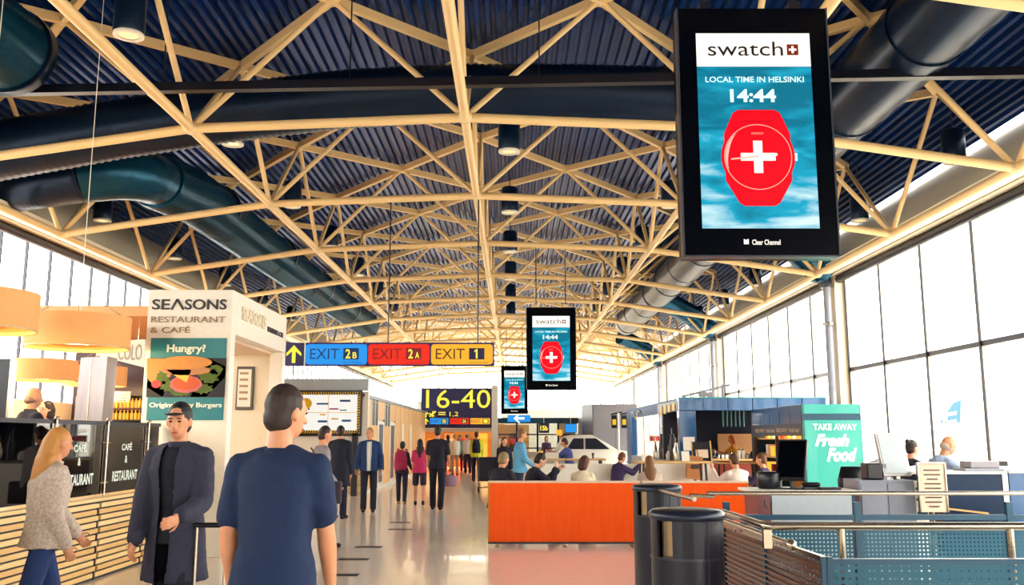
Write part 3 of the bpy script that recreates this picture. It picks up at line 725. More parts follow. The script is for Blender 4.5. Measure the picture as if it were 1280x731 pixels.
t = thing('name_board', 'white hanging board with tall grey letters partly behind the pendant shade', 'sign', (-8, 19, 3)); ya_ = 18.4
MB().plate([(at(120, 427, ya_)), at(181, 424, ya_), at(180, 459, ya_), at(120, 444, ya_)], (0, .06, 0)).build('board', m_white, t)
a2, c2 = at(147, 450, ya_), at(178, 430, ya_); writing('lettering', 'COLO', ((a2.x + c2.x) / 2, ya_ - .002, (a2.z + c2.z) / 2), c2.x - a2.x, c2.z - a2.z, mat('grey letters', '#a8aaa0', .5), t, depth=.01)
for q_ in (130, 172): p_ = at(q_, 427, ya_); MB().tube([(p_.x, ya_ + .03, p_.z - .05), (p_.x, ya_ + .03, za)], .01, 6).build('hanging_rod', m_steel, t)
t = thing('room_divider', 'dark navy upright panel at the far left behind the shades', 'panel', (-8.5, 15, 0)); a2, c2 = at(-40, 490, 15), at(14, 448, 15)
MB().bbox((a2.x, 15, .42), (c2.x, 15.1, c2.z), .01).build('panel', m_navy, t); MB().box((c2.x, 14.98, .42), (c2.x + .04, 15.12, c2.z)).build('edge', m_steel, t)
for n_, (px, y, lab) in enumerate(((-8, 15.5, 'pendant lamp drum shade cut by the left edge of the picture'),)): pass

def drum(x, y, z, lab, D=1.3):
    t = thing('pendant_lamp', lab, 'lamp', (x, y, z), group='drum pendant lamps over the restaurant'); h = .42; r = D / 2
    mb = MB().lathe((x, y, z), [(r, 0), (r, h)], 48, caps=False); mb.lathe((x, y, z), [(r - .02, 0), (r - .02, h)], 48, caps=False); mb.build('shade', m_shade, t, fix=False)
    ring_mb((x, y, z + .04), r * .55, r - .02, (0, 0, .01), (1, 0, 0), (0, 1, 0), 40).build('diffuser_ring', glow('amber shade inside', '#f3a83c', .8), t)
    MB().lathe((x, y, z + .12), [(r * .55, 0), (r * .55, .01)], 36).build('inner_disc', glow('warm inner disc', '#f7c070', .8), t)
    MB().lathe((x, y, z + .06), [(.12, 0), (.14, .05)], 20).build('bulb', m_warm, t)
    ring_mb((x, y, z - .005), r - .025, r + .004, (0, 0, .02), (1, 0, 0), (0, 1, 0), 48).build('rim', m_tabletop, t)
    for a_ in (0, 2.1, 4.2): MB().tube([(x + r * .9 * math.cos(a_), y + r * .9 * math.sin(a_), z + h), (x, y, z + h + .35)], .006, 5).build('wire', m_steel, t)
    MB().tube([(x, y, z + .1), (x, y, toph((x - RX) / KS) + .12 if y < 17 else za)], .005, 6).build('cord', m_white, t)
    l = bpy.data.lights.new('lamp_light', 'POINT'); l.energy = 60; l.color = (1, .66, .32); l.shadow_soft_size = .12; lo = bpy.data.objects.new('lamp_light', l); col.objects.link(lo); lo.location = (x, y, z - .12)
drum(at(97, 430, 12).x, 12, 2.78, 'large drum pendant shade nearest the restaurant portal'); drum(-5.95, 9.9, 2.78, 'large drum pendant shade cut by the left edge of the picture')
drum(at(54, 460, 18.6).x, 18.6, 2.75, 'smaller drum pendant shade seen below the large one'); drum(at(134, 460, 21).x + .2, 20, 2.72, 'drum pendant shade right of the steel column')
drum(at(170, 470, 21).x + .0, 24.3, 2.7, 'farthest drum pendant shade beside the poster edge')
# ================================================================ FAR LEFT WALLS, GATE SIGN, CONCOURSE
YN = 25.5
nb = thing('wall_notice_bay', None, None, kind='structure')
a_, c_ = at(352, 470, YN), at(461, 470, YN)
MB().box((a_.x - .6, YN, 0), (c_.x, YN + .2, at(400, 489, YN).z)).build('lower_panel', m_white, nb)
for k in range(2):
    x0 = a_.x - .6 + (c_.x - a_.x + .6) * k / 2; MB().box((x0, YN + .05, at(400, 488, YN).z), (x0 + (c_.x - a_.x + .6) / 2 - .02, YN + .2, at(400, 473, YN).z)).build('header_panel', m_grey2, nb)
for k in range(14):
    z = .06 + k * .1; MB().box((at(436, 600, YN).x, YN - .03, z), (c_.x, YN, z + .07)).build('board', m_boards[k % 3], nb)
t = thing('notice_board', 'wide lit notice board with striped hazard border behind the standing men', 'notice board', (-5.5, YN - .1, 1.7))
a_, c_ = at(367, 545, YN - .1), at(453, 487.5, YN - .1); yb = YN - .1
MB().bbox((a_.x, yb, a_.z), (c_.x, yb + .09, c_.z), .01).build('frame', m_black, t)
b0 = .05; MB().box((a_.x + b0, yb - .01, a_.z + b0 + .03), (c_.x - b0, yb, c_.z - b0)).build('striped_border', m_yellow, t)
mb = MB()
W, Hh = c_.x - a_.x - .1, c_.z - a_.z - .13
for k in range(26):
    x = a_.x + .05 + W * k / 26; mb.plate([(x, yb - .012, c_.z - .05), (x + W / 52, yb - .012, c_.z - .05), (x + W / 52 + .03, yb - .012, c_.z - .13), (x + .03, yb - .012, c_.z - .13)], (0, -.003, 0))
    mb.plate([(x, yb - .012, a_.z + .08), (x + W / 52, yb - .012, a_.z + .08), (x + W / 52 + .03, yb - .012, a_.z + .16), (x + .03, yb - .012, a_.z + .16)], (0, -.003, 0))
for k in range(16):
    z = a_.z + .08 + Hh * k / 16
    for x in (a_.x + .05, c_.x - .13): mb.plate([(x, yb - .012, z), (x + .08, yb - .012, z + .03), (x + .08, yb - .012, z + .03 + Hh / 32), (x, yb - .012, z + Hh / 32)], (0, -.003, 0))
mb.build('border_stripes', m_black, t)
g_board = glow('lit board white', '#f7f3ea', .75)
x0, x1, z0, z1 = a_.x + .13, c_.x - .13, a_.z + .16, c_.z - .13; xm, zm = (x0 + x1) / 2, (z0 + z1) / 2
for (xa, xb, za_, zb_) in ((x0, xm - .008, zm + .008, z1), (xm + .008, x1, zm + .008, z1), (x0, xm - .008, z0, zm - .008), (xm + .008, x1, z0, zm - .008)):
    MB().box((xa, yb - .02, za_), (xb, yb, zb_)).build('screen_tile', g_board, t)
m_bb = mat('blue print', '#2a5aa4', .5); m_mm = mat('magenta print', '#b0386c', .5)
MB().plate(disc((x0 + .2, yb - .02, z1 - .24), .15), (0, -.004, 0)).build('yellow_circle', m_yellow, t)
for (fx, fz, fw, fh, m) in ((.3, .72, .2, .05, m_bb), (.7, .8, .18, .06, m_bb), (.52, .58, .16, .04, m_mm), (.7, .55, .12, .03, m_bb), (.33, .22, .16, .06, m_bb), (.74, .24, .16, .06, m_bb), (.36, .42, .1, .04, m_yellow), (.56, .3, .12, .04, m_yellow)):
    MB().box((x0 + (x1 - x0) * fx, yb - .024, z0 + (z1 - z0) * fz), (x0 + (x1 - x0) * (fx + fw), yb - .02, z0 + (z1 - z0) * (fz + fh))).build('print_block', m, t)

# maple panelled wall along the left of the walkway
XM = -4.18; zt_ = 2.72
wm_ = thing('wall_maple', None, None, kind='structure')
y = YN + .2; k = 0; MB().box((XM - .3, YN + .2, 0), (XM - .06, 44, zt_)).build('core', m_cream, wm_)
kinds = ['wood', 'win', 'door', 'win', 'door', 'wood', 'panel', 'wood', 'panel', 'wood', 'wood', 'panel', 'wood']
st = (44 - y) / len(kinds)
for kd in kinds:
    ya, yb2 = y + .03, y + st - .03
    if kd == 'door':
        MB().box((XM - .05, ya, .1), (XM, yb2, 2.1)).build('glazed_door_frame', m_white, wm_); MB().box((XM - .02, ya + .25, .2), (XM + .006, yb2 - .25, 2.0)).build('glazed_door_pane', m_teal, wm_)
        MB().box((XM - .05, ya, 2.16), (XM, yb2, zt_)).build('panel', m_woodwall, wm_)
    elif kd == 'win':
        MB().box((XM - .05, ya, .1), (XM, yb2, 1.95)).build('panel', m_woodwall, wm_); MB().box((XM - .05, ya, 1.97), (XM - .01, yb2, 2.65)).build('high_window', m_navy, wm_)
        for q in (0, .5, 1): MB().box((XM - .05, ya + (yb2 - ya - .08) * q, 1.95), (XM + .01, ya + (yb2 - ya - .08) * q + .08, zt_)).build('window_post', m_white, wm_)
    else:
        MB().box((XM - .05, ya, .1), (XM, yb2, zt_)).build('panel', m_woodwall, wm_)
        if kd == 'panel': MB().box((XM, ya + .3, .6), (XM + .03, yb2 - .5, 2.1)).build('white_notice', m_paper, wm_)
    y += st
MB().box((XM - .06, YN + .2, 0), (XM + .02, 44, .1)).build('baseboard', m_white, wm_)
MB().box((XM - .35, YN, zt_), (XM + .05, 44, zt_ + .1)).build('cornice', m_grey, wm_)
MB().bbox((XM - .26, YN - .1, 0), (XM - .1, YN + .05, at(455, 492, YN).z), .01).build('corner_post', m_navy, nb)

# gate wall across the far end of the walkway
YG = 44.0
gw = thing('wall_gate', None, None, kind='structure')
a_, c_ = at(526, 536, YG), at(617, 485, YG)
MB().box((XM - .4, YG, 2.0), (a_.x, YG + .3, 3.3)).build('upper_panel', m_white, gw)
MB().box((a_.x, YG + .02, 1.98), (c_.x, YG + .3, c_.z)).build('sign_backing', m_white, gw)
MB().box((a_.x - .2, YG + .02, 1.84), (c_.x, YG + .3, 1.98)).build('lintel', m_pink, gw)
MB().bbox((at(614.5, 0, YG - .6).x, YG - .6, 0), (at(622, 0, YG - .6).x, YG + .3, c_.z + .1), .02).build('end_column', m_white, gw)
t = thing('gate_sign', 'large navy sign with tall yellow digits 16-40 over the far doorway', 'sign', ((a_.x + c_.x) / 2, YG, 3))
ys = YG - .02
MB().bbox((a_.x, ys, a_.z + .05), (c_.x - .04, ys + .12, c_.z), .01).build('board', g_navy, t)
def g_at(px, py): return at(px, py, ys)
def gl(body, x0, y0, x1, y1, m, bold=.02):
    p, q = g_at(x0, y1), g_at(x1, y0); writing('lettering', body, ((p.x + q.x) / 2, ys - .002, (p.z + q.z) / 2), q.x - p.x, q.z - p.z, m, t, depth=.01, bold=bold)
gl('16-40', 532.5, 487, 613, 510, g_ynum, .0); gl('1,2', 562, 514.5, 573, 521, g_ynum, 0)
for px, py in ((532.5, 517.5), (532.5, 526.5)): MB().plate(arrow_pts(g_at(px, py) - V((0, .004, 0)), .3), (0, -.006, 0)).build('arrow', g_ynum, t)
c0 = g_at(540.5, 517.5)
MB().beam(c0 + V((-.14, -.006, -.12)), c0 + V((.16, -.006, .14)), .01, .07).beam(c0 + V((-.16, -.006, .05)), c0 + V((.1, -.006, -.1)), .01, .05).beam(c0 + V((0, -.006, -.16)), c0 + V((.02, -.006, .16)), .01, .04).build('aircraft_symbol', g_ynum, t)
for k in range(2): p = g_at(548, 516 + k * 2.6); q = g_at(557, 514.8 + k * 2.6); MB().box((p.x, ys - .008, p.z), (q.x, ys, q.z)).build('small_print', g_ynum, t)
for x0_, x1_, gm, num, cc in ((537.5, 560.5, g_blue, '2B', '#123a7c'), (562.5, 586, g_sred, '2A', '#8c1434'), (588, 612.5, g_syel, '1', '#5c2a14')):
    p, q = g_at(x0_, 530), g_at(x1_, 522.5); MB().box((p.x, ys - .012, p.z), (q.x, ys, q.z)).build('exit_field', gm, t)
    gl('EXIT', x0_ + 1.2, 524.3, x0_ + 12, 528.2, mat('sign ink ' + cc, cc, .4), 0)
    p, q = g_at(x1_ - 9, 529), g_at(x1_ - 2, 523.5); MB().box((p.x, ys - .016, p.z), (q.x, ys - .01, q.z)).build('number_field', g_navy, t)
    gl(num, x1_ - 8, 524.2, x1_ - 3, 528.4, g_ynum, .02)
for o in t.children:
    if o.name.startswith('lettering'): o.location.y -= .018
# corridor beyond the doorway: warm lit shop
t = thing('corridor_shop', 'warm lit golden shop wall seen beyond the far doorway', 'shop', (-2.6, 52, 0)); t['kind'] = 'structure'
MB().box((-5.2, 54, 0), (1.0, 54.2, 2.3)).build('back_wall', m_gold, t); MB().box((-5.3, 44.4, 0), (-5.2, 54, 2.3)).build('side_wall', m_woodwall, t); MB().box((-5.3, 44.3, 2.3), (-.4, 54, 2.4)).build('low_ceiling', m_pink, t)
for k in range(6):
    x = -4.9 + k * .95
    MB().bbox((x, 53.6, 0), (x + .6, 54, 1.5 + .3 * (k % 2)), .02).build('display_rack', [m_amber, m_woodwall, m_brown][k % 3], t)
    MB().box((x, 53.55, 1.2), (x + .6, 53.6, 1.5)).build('shelf_goods', [m_yellow, m_paper, m_red][k % 3], t)
MB().box((-3.6, 50, 0), (-2.2, 50.4, .95)).build('till_counter', m_orange, t)
for k in range(3):
    MB().box((-4.6 + k * 1.5, 47, 2.27), (-3.6 + k * 1.5, 47.3, 2.3)).build('ceiling_lamp', m_warm, t)
    l = bpy.data.lights.new('shop_light', 'AREA'); l.size = 1.0; l.energy = 60; l.color = (1, .75, .4); lo = bpy.data.objects.new('shop_light', l); col.objects.link(lo); lo.location = (-4.1 + k * 1.5, 48.5, 2.25)

# glazed partition behind the cafe, dark beam, gate numbers
YP = 44.2; gp = thing('wall_partition', None, None, kind='structure')
zb0, zb1 = at(680, 529, YP).z, at(680, 522, YP).z; xa = at(622, 0, YP).x; xb = at(735, 0, YP).x
MB().box((xa, YP, zb0), (xb, YP + .2, zb1)).build('header_beam', m_teal, gp)
MB().box((xa, YP, 0), (xb, YP + .1, .9)).build('lower_panel', m_white, gp)
cols = [622, 646, 672, 698, 718, 735]
for px in cols: x = at(px, 0, YP).x; MB().box((x - .05, YP, .9), (x + .05, YP + .12, zb0)).build('partition_post', m_ductk, gp)
for py in (543, 560): z = at(680, py, YP).z; MB().box((xa, YP, z - .03), (xb, YP + .1, z + .03)).build('partition_rail', m_ductk, gp)
for p0, p1 in zip(cols, cols[1:]):
    for z0, z1 in ((.93, at(0, 560, YP).z - .03), (at(0, 560, YP).z + .03, at(0, 543, YP).z - .03), (at(0, 543, YP).z + .03, zb0)):
        MB().box((at(p0, 0, YP).x + .06, YP + .04, z0), (at(p1, 0, YP).x - .06, YP + .06, z1)).build('pane', m_lite if p0 != 698 else m_paper, gp)
MB().box((xa, 62, 0), (xb + 6, 62.2, 3.4)).build('rear_panel', m_white, gp)
t = thing('arrow_sign', 'small blue sign with white left arrow under the smallest screen', 'sign', (.2, 42.1, 2.6)); p, q = at(634.5, 527, 42.1), at(663, 518.5, 42.1)
MB().box((p.x, 42.1, p.z), (q.x, 42.2, q.z)).build('board', g_blue, t); MB().plate(arrow_pts(((p.x + q.x) / 2, 42.09, (p.z + q.z) / 2), .5, math.pi / 2), (0, -.006, 0)).build('arrow', g_white, t)
MB().tube([((p.x + q.x) / 2, 42.15, q.z), ((p.x + q.x) / 2, 42.15, q.z + .1)], .02, 6).build('hanger', m_black, t)
t = thing('gate_number_sign', 'small black sign reading 15b in yellow above the cafe', 'sign', (1.5, 40, 2)); p, q = at(673.5, 541, 41.95), at(686.5, 529, 41.95)
MB().box((p.x, 41.95, p.z), (q.x, 42.05, q.z)).build('board', g_navy, t); writing('lettering', '15b', ((p.x + q.x) / 2, 41.94, (p.z + q.z) / 2), .34, .22, g_ynum, t, bold=.03)
MB().tube([((p.x + q.x) / 2, 42.0, q.z), ((p.x + q.x) / 2, 42.0, lowh(((p.x + q.x) / 2 - RX) / KS))], .012, 6).build('hanging_rod', m_steel, t)
t = thing('blue_monitor', 'small blue information screen right of the 15b sign', 'screen', (2.5, 40, 2)); p, q = at(706, 541, 41.95), at(721, 529, 41.95)
MB().bbox((p.x, 41.95, p.z), (q.x, 42.07, q.z), .01).build('housing', m_black, t); MB().box((p.x + .03, 41.94, p.z + .03), (q.x - .03, 41.95, q.z - .03)).build('picture', g_blue, t)
MB().tube([((p.x + q.x) / 2, 42.0, q.z), ((p.x + q.x) / 2, 42.0, lowh(((p.x + q.x) / 2 - RX) / KS))], .012, 6).build('hanging_rod', m_steel, t)
t = thing('clock_sign', 'small amber square sign between the 15b sign and blue screen', 'sign', (2, 43.8, 1.9)); p, q = at(696, 544, 43.9), at(703, 537, 43.9)
MB().box((p.x, 44.08, p.z), (q.x, 44.16, q.z)).build('board', g_syel, t); MB().tube([((p.x + q.x) / 2, 44.15, q.z - .05), ((p.x + q.x) / 2, 44.22, zb0 + .05)], .012, 6).build('hanging_rod', m_steel, t)

# grey box building, white car, poles
YB = 40.0; t = thing('grey_booth', 'tall grey metallic clad booth behind the cafe tables', 'booth', (4.2, YB, 0)); p0, p1, p2 = at(728, 506, YB + 1.2).x, at(741, 505, YB).x, at(796, 505, YB).x; zt_ = at(760, 505, YB).z
MB().plate([(p1, YB, 0), (p2, YB, 0), (p2, YB + 4, 0), (p0, YB + 4, 0), (p0, YB + 1.2, 0)], (0, 0, zt_)).build('body', m_mgrey, t)
MB().plate([(p1 - .01, YB - .01, .05), (p0 - .01, YB + 1.19, .05), (p0 - .01, YB + 1.19, zt_ - .02), (p1 - .01, YB - .01, zt_ - .02)], (-.02, -.01, 0)).build('side_cladding', m_dgrey, t)
MB().box((p1 + .02, YB - .03, .05), ((p1 + p2) / 2 - .02, YB, zt_ - .02)).build('cladding_panel', m_mgrey, t)
MB().box(((p1 + p2) / 2 + .02, YB - .03, .05), (p2, YB, zt_ - .02)).build('cladding_panel', m_mgrey, t)
a2, c2 = at(757, 517, YB - .05), at(772, 514, YB - .05); writing('lettering', 'KIINNI', ((a2.x + c2.x) / 2, YB - .035, (a2.z + c2.z) / 2), c2.x - a2.x, .1, m_white, t) if False else None
for n_, px in enumerate((773.5, 786)):
    t = thing('signal_pole', ['left', 'right'][n_] + ' slim white pole carrying a black and yellow sign before the grey booth', 'pole', (at(px, 0, 36).x, 36, 0)); x = at(px, 0, 36).x
    MB().tube([(x, 36, 0), (x, 36, at(0, 516, 36).z)], .04, 10).build('pole', m_white, t); MB().lathe((x, 36, 0), [(.25, 0), (.25, .03), (.05, .05)], 20).build('base', m_steel, t)
    MB().bbox((x - .28, 35.94, at(0, 535, 36).z), (x - .06, 36, at(0, 519, 36).z), .01).build('sign_plate', m_black, t); MB().box((x - .24, 35.93, at(0, 531, 36).z), (x - .1, 35.94, at(0, 524, 36).z)).build('yellow_patch', m_yellow, t)
    MB().tube([(x - .3, 36, at(0, 518, 36).z), (x + .15, 36, at(0, 515, 36).z)], .03, 8).build('crossbar', m_black, t)
# the car, side view, nose to the right
YC = 36.8; t = thing('car', 'white car on display with its bonnet sloping right before the grey booth', 'car', (3.4, YC, 0))
x0 = at(694, 0, YC).x; prof = [(0, .35), (0, .95), (.1, 1.12), (.35, 1.45), (.7, 1.56), (1.5, 1.56), (2.15, 1.22), (2.5, 1.02), (3.1, .92), (3.5, .72), (3.62, .5), (3.6, .3), (3.2, .28), (.3, .28)]
prof = [(x, z * 1.08) for x, z in prof]; secs = []
mb = MB(); n = len(prof); rings = []
for yy_, sc, dz in ((0, .93, -.04), (.12, 1, 0), (1.5, 1, 0), (1.62, .93, -.04)): rings += [V((x0 + 1.8 + (x - 1.8) * sc, YC + yy_ + (.12 if z > 1.1 and yy_ < .2 else (-.12 if z > 1.1 and yy_ > 1.4 else 0)), z * (1 if sc == 1 else .98))) for x, z in prof]
mb.add(rings, [(j * n + i, j * n + (i + 1) % n, (j + 1) * n + (i + 1) % n, (j + 1) * n + i) for j in range(3) for i in range(n)] + [list(range(n))[::-1], [3 * n + i for i in range(n)]]); mb.build('body', m_white, t)
MB().plate([(x0 + .45, YC + .09, 1.12), (x0 + 1.15, YC + .09, 1.12), (x0 + 1.15, YC + .11, 1.55), (x0 + .75, YC + .11, 1.55)], (0, -.02, 0)).build('side_window', m_navy, t)
MB().plate([(x0 + 1.22, YC + .09, 1.12), (x0 + 2.2, YC + .09, 1.12), (x0 + 1.65, YC + .11, 1.55), (x0 + 1.22, YC + .11, 1.55)], (0, -.02, 0)).build('side_window', m_navy, t)
for xx in (.75, 2.95):
    for yy_ in (.02, 1.44): w_ = MB().lathe((x0 + xx, YC + yy_, .33), [(.32, 0), (.33, .05), (.33, .12), (.32, .17)], 22, ax=(0, 1, 0)).build('wheel', m_black, t); MB().lathe((x0 + xx, YC + yy_ - .01, .33), [(.2, 0), (.2, .02)], 16, ax=(0, 1, 0)).build('hubcap', m_steel, w_)
MB().ell((x0 + 3.5, YC + .2, .75), (.1, .15, .07)).build('headlamp', m_lite if False else m_paper, t)

# ================================================================ CAFE AREA behind the orange screens
YO = 13.9
for n_, (x0, x1, lab) in enumerate(((-.36, 1.93, 'long orange cherry wood screen panel in front of the seated guests'), (1.96, 3.56, 'orange wood screen panel behind the dark bins'))):
    t = thing('screen_panel', lab, 'partition', ((x0 + x1) / 2, YO, 0))
    MB().box((x0 + .02, YO, .07), (x1 - .02, YO + .05, .93)).build('panel', m_orange, t)
    MB().box((x0, YO - .01, .05), (x0 + .03, YO + .06, .95)).build('edge_strip', m_orange2, t); MB().box((x1 - .03, YO - .01, .05), (x1, YO + .06, .95)).build('edge_strip', m_orange2, t)
    MB().box((x0, YO - .012, .93), (x1, YO + .065, .96)).build('top_strip', m_pink, t); MB().box((x0, YO - .01, .04), (x1, YO + .06, .07)).build('bottom_rail', m_dgrey, t)
    for q in (.06, .5, .94):
        x = x0 + (x1 - x0) * q; MB().box((x - .03, YO - .16, .0), (x + .03, YO + .22, .015)).box((x - .015, YO + .0, .01), (x + .015, YO + .05, .05)).build('foot', m_steel, t)
for n_, (x0, x1, y) in enumerate(((.3, 2.3, 20.5), (2.5, 4.5, 20.5), (.2, 2.2, 26))):
    t = thing('low_screen', ['white low screen behind the seated dark haired man', 'white low screen behind the long haired woman', 'white low screen farther back near the car'][n_], 'partition', (x0, y, 0))
    MB().bbox((x0, y, .06), (x1, y + .05, 1.02), .01).build('panel', m_white, t)
    for x in (x0 + .1, x1 - .1): MB().box((x - .03, y - .15, 0), (x + .03, y + .2, .06)).build('foot', m_steel, t)
def table(x, y, w_, h, lab, wood=m_tabletop, d=.7):
    t = thing('cafe_table', lab, 'table', (x, y, 0)); MB().bbox((x - w_ / 2, y - d / 2, h - .04), (x + w_ / 2, y + d / 2, h), .01).build('tabletop', wood, t)
    for sx in (-1, 1):
        for sy in (-1, 1): MB().tube([(x + sx * (w_ / 2 - .08), y + sy * (d / 2 - .08), 0), (x + sx * (w_ / 2 - .12), y + sy * (d / 2 - .1), h - .03)], .025, 8).build('leg', m_black, t)
    return t
table(at(714, 0, 24).x, 24, 1.75, at(720, 573, 24).z, 'high birch table with a beer glass beside the standing man')
table(at(840, 0, 19).x, 19, 1.5, at(840, 576, 19).z, 'high birch table left of the blue kiosk front')
table(at(922, 0, 21).x, 21, 1.0, at(935, 577, 21).z, 'high birch table in front of the blue kiosk opening')
table(1.0, 16.3, .8, .72, 'low table hidden behind the orange screen at its left end', m_white); table(2.0, 16.3, .8, .72, 'low white table behind the middle of the orange screen', m_white); table(3.0, 16.4, .8, .72, 'low white table behind the right orange screen', m_white)
def glass_cup(px, y, z, lab, m, r=.035, h=.15):
    x = at(px, 0, y).x; t = thing('drinking_glass', lab, 'glass', (x, y, z)); MB().lathe((x, y, z), [(r * .8, 0), (r, h), (r * .93, h), (r * .74, .01)], 14).build('glass_body', m_lite, t); MB().lathe((x, y, z + .008), [(r * .72, 0), (r * .9, h * .8)], 14).build('drink', m, t)
zt1 = at(720, 573, 24).z
glass_cup(676, 24, zt1, 'beer glass on the high birch table beside the standing man', m_amber, .06, .24); glass_cup(741, 24, zt1, 'small dark drink glass on the right end of the high table', m_brown)
def card(px, y, z, w_, h, m, lab, nm='menu_card', cat='card'):
    x = at(px, 0, y).x; t = thing(nm, lab, cat, (x, y, z)); MB().plate([(x - w_ / 2, y, z), (x + w_ / 2, y, z), (x + w_ / 2, y + .06, z + h), (x - w_ / 2, y + .06, z + h)], (0, .01, 0)).build('card', m, t); MB().box((x - w_ / 2, y - .02, z), (x + w_ / 2, y + .09, z + .01)).build('stand', m, t); return t
card(690, 23.9, zt1, .35, .16, m_paper, 'white folded menu card on the high table'); zt2 = at(840, 576, 19).z
card(857, 18.8, zt2, .16, .2, m_paper, 'white card on the high table left of the blue kiosk'); card(806, 18.8, zt2, .12, .16, m_paper, 'small white card at the left end of the high table')
def chair(x, y, rz, lab, m=m_black):
    t = thing('cafe_chair', lab, 'chair', (x, y, 0), rz, 'chairs behind the orange screens'); MB().bbox((-.22, -.2, .42), (.22, .22, .47), .015).build('seat', m, t, local=True)
    MB().loft([((0, -.21, .5), .17, .02), ((0, -.24, .66), .23, .025), ((0, -.26, .84), .21, .02), ((0, -.265, .87), .15, .01)], n=18).build('backrest', m, t, local=True)
    for sx in (-1, 1):
        MB().tube([(sx * .19, .18, .43), (sx * .21, .22, 0)], .013, 8).build('leg', m_steel, t, local=True); MB().tube([(sx * .17, -.27, .75), (sx * .19, -.2, .43), (sx * .21, -.26, 0)], .013, 8).build('leg', m_steel, t, local=True)
chair(at(772, 0, 14.9).x, 14.9, .2, 'dark rounded empty chair behind the orange screen near the bins')
chair(-.15, 14.9, .1, 'dark chair under the grey haired man behind the orange screen')
chair(.55, 15.1, 1.2, 'dark chair under the dark haired young man')
chair(1.15, 15.2, 0, 'dark chair under the brown haired woman in cream')
chair(2.35, 15.2, 0, 'dark chair under the long haired woman'); chair(3.7, 15.4, -.3, 'dark chair under the short haired man near the bins')

# blue kiosk
YK = 24.0; t = thing('blue_kiosk', 'large glossy blue kiosk with a wide serving opening', 'kiosk', (6.2, YK, 0)); x0, x1 = at(850, 0, YK).x, 8.3; zk = at(900, 497.5, YK).z; zo = at(900, 513, YK).z; xo0, xo1 = at(871, 0, YK).x, at(944, 0, YK).x
MB().bbox((x0, YK, 0), (xo0, YK + .3, zo), .01).build('left_panel', m_blue, t)
n = 6
for k in range(n):
    xa, xb_ = x0 + (x1 - x0) * k / n, x0 + (x1 - x0) * (k + 1) / n; MB().bbox((xa, YK, zo), (xb_ - .015, YK + .3, zk), .01).build('fascia_panel', m_blue, t)
MB().box((x0, YK + .0, zk), (x1, YK + .12, zk + .03)).build('top_trim', m_turq, t)
MB().box((xo1, YK, 0), (xo1 + .25, YK + .3, zo)).build('dark_post', m_navy, t); MB().bbox((xo1 + .27, YK - .02, 0), (xo1 + .36, YK + .3, zo), .01).build('gold_post', mat('brass post', '#c89a5a', .3, .8), t)
MB().box((xo1 + .36, YK + .02, 0), (x1, YK + .3, zo)).build('right_panel', m_navy, t)
MB().box((x0 + .1, YK + 3.2, 0), (x1, YK + 3.4, zk)).build('back_wall', m_navy, t); MB().box((x0 + .06, YK + .3, zk - .12), (x1, YK + 3.4, zk)).build('roof', m_navy, t)
MB().bbox((xo0 + .25, YK + .05, 0), (xo1, YK + .7, 1.0), .01).build('counter', mat('red brown wood', '#8a3424', .35, hex2='#6c2418', scale=(8, 8, 1)), t)
MB().box((xo0 + .2, YK, 1.0), (xo1, YK + .75, 1.04)).build('counter_top', m_tabletop, t)
MB().box((at(898, 0, YK + 3.1).x, YK + 3.1, 1.1), (at(940, 0, YK + 3.1).x, YK + 3.2, 1.7)).build('tan_panel', mat('tan panel', '#c08a5c', .5), t)
for k in range(6):
    x = at(905 + k * 5.2, 0, YK + 2.2).x; MB().tube([(x, YK + 2.2, zk - .1), (x, YK + 2.2, 1.9)], .02, 6).build('hanging_tube', m_turq, t)
# left flank of the kiosk, open bar
YE = 35.0
MB().box((x0, YK + .3, zo + .0), (x0 + .15, YE, zk)).build('side_fascia', m_blue2, t); MB().box((x0 - .005, YK + .1, zo - .0), (x0, YK + 3.5, zk - .05)).build('side_stripe', g_navy, t)
MB().box((x0, 33.4, 0), (x0 + .15, YE, zo)).build('side_panel', m_blue2, t); MB().box((x0 - .05, YK + .3, 0), (x0 + .5, 33.4, .95)).build('side_bar', m_mgrey, t)
writing('lettering', 'Pub', (x0 - .008, YK + 1.4, zk - .25), 1.4, .3, m_yellow, t, xd=(0, -1, 0), depth=.01, bold=.03) if False else None
MB().loft([((x0 - .01, YE - 2.6, zk - .27), .01, .5), ((x0 + .0, YE - 2.6, zk - .27), .01, .5)], ax=(0, 0, .34), ay=(0, 1, 0)) if False else None
for k in range(4):
    MB().box((x0 - .02, YK + .5 + k * .7, zk - .3 - .03 * k), (x0 - .005, YK + .9 + k * .7, zk - .12)).build('yellow_emblem', m_yellow, t)
MB().tube([V((x0 - .02, YE - 4 + 2.4 * q, zk - .25 + .13 * math.sin(q * 9))) for q in [i / 12 for i in range(13)]], .03, 8).build('white_squiggle', m_white, t)
MB().box((at(866, 0, YK).x - .25, YK - .02, at(0, 563, YK).z), (at(866, 0, YK).x + .05, YK, at(0, 546, YK).z)).build('wall_notice', m_lite if False else m_paper, t)
t = thing('barrier_roof_arm', 'grey metal lamp arms standing above the blue kiosk roof', 'lamp', (5.5, YK + .8, zk)); p = at(880, 490, YK + .8); q = at(912, 481, YK + .8)
MB().beam((p.x - .6, p.y, p.z - .12), (q.x, q.y, q.z), .1, .06).build('arm', m_grey, t); MB().tube([(p.x, p.y, zk), (p.x, p.y, p.z)], .04, 8).build('post', m_grey, t); MB().tube([(q.x - .2, q.y, zk), (q.x - .2, q.y, q.z)], .03, 8).build('post', m_grey, t)
MB().bbox((p.x - .15, p.y - .1, p.z - .12), (p.x + .2, p.y + .1, p.z), .01).build('lamp_head', m_mgrey, t)
t = thing('a_board', 'dark chalk easel board leaning beside the kiosk counter', 'sign', (at(880, 0, 22.6).x, 22.6, 0)); x = at(879, 0, 22.6).x
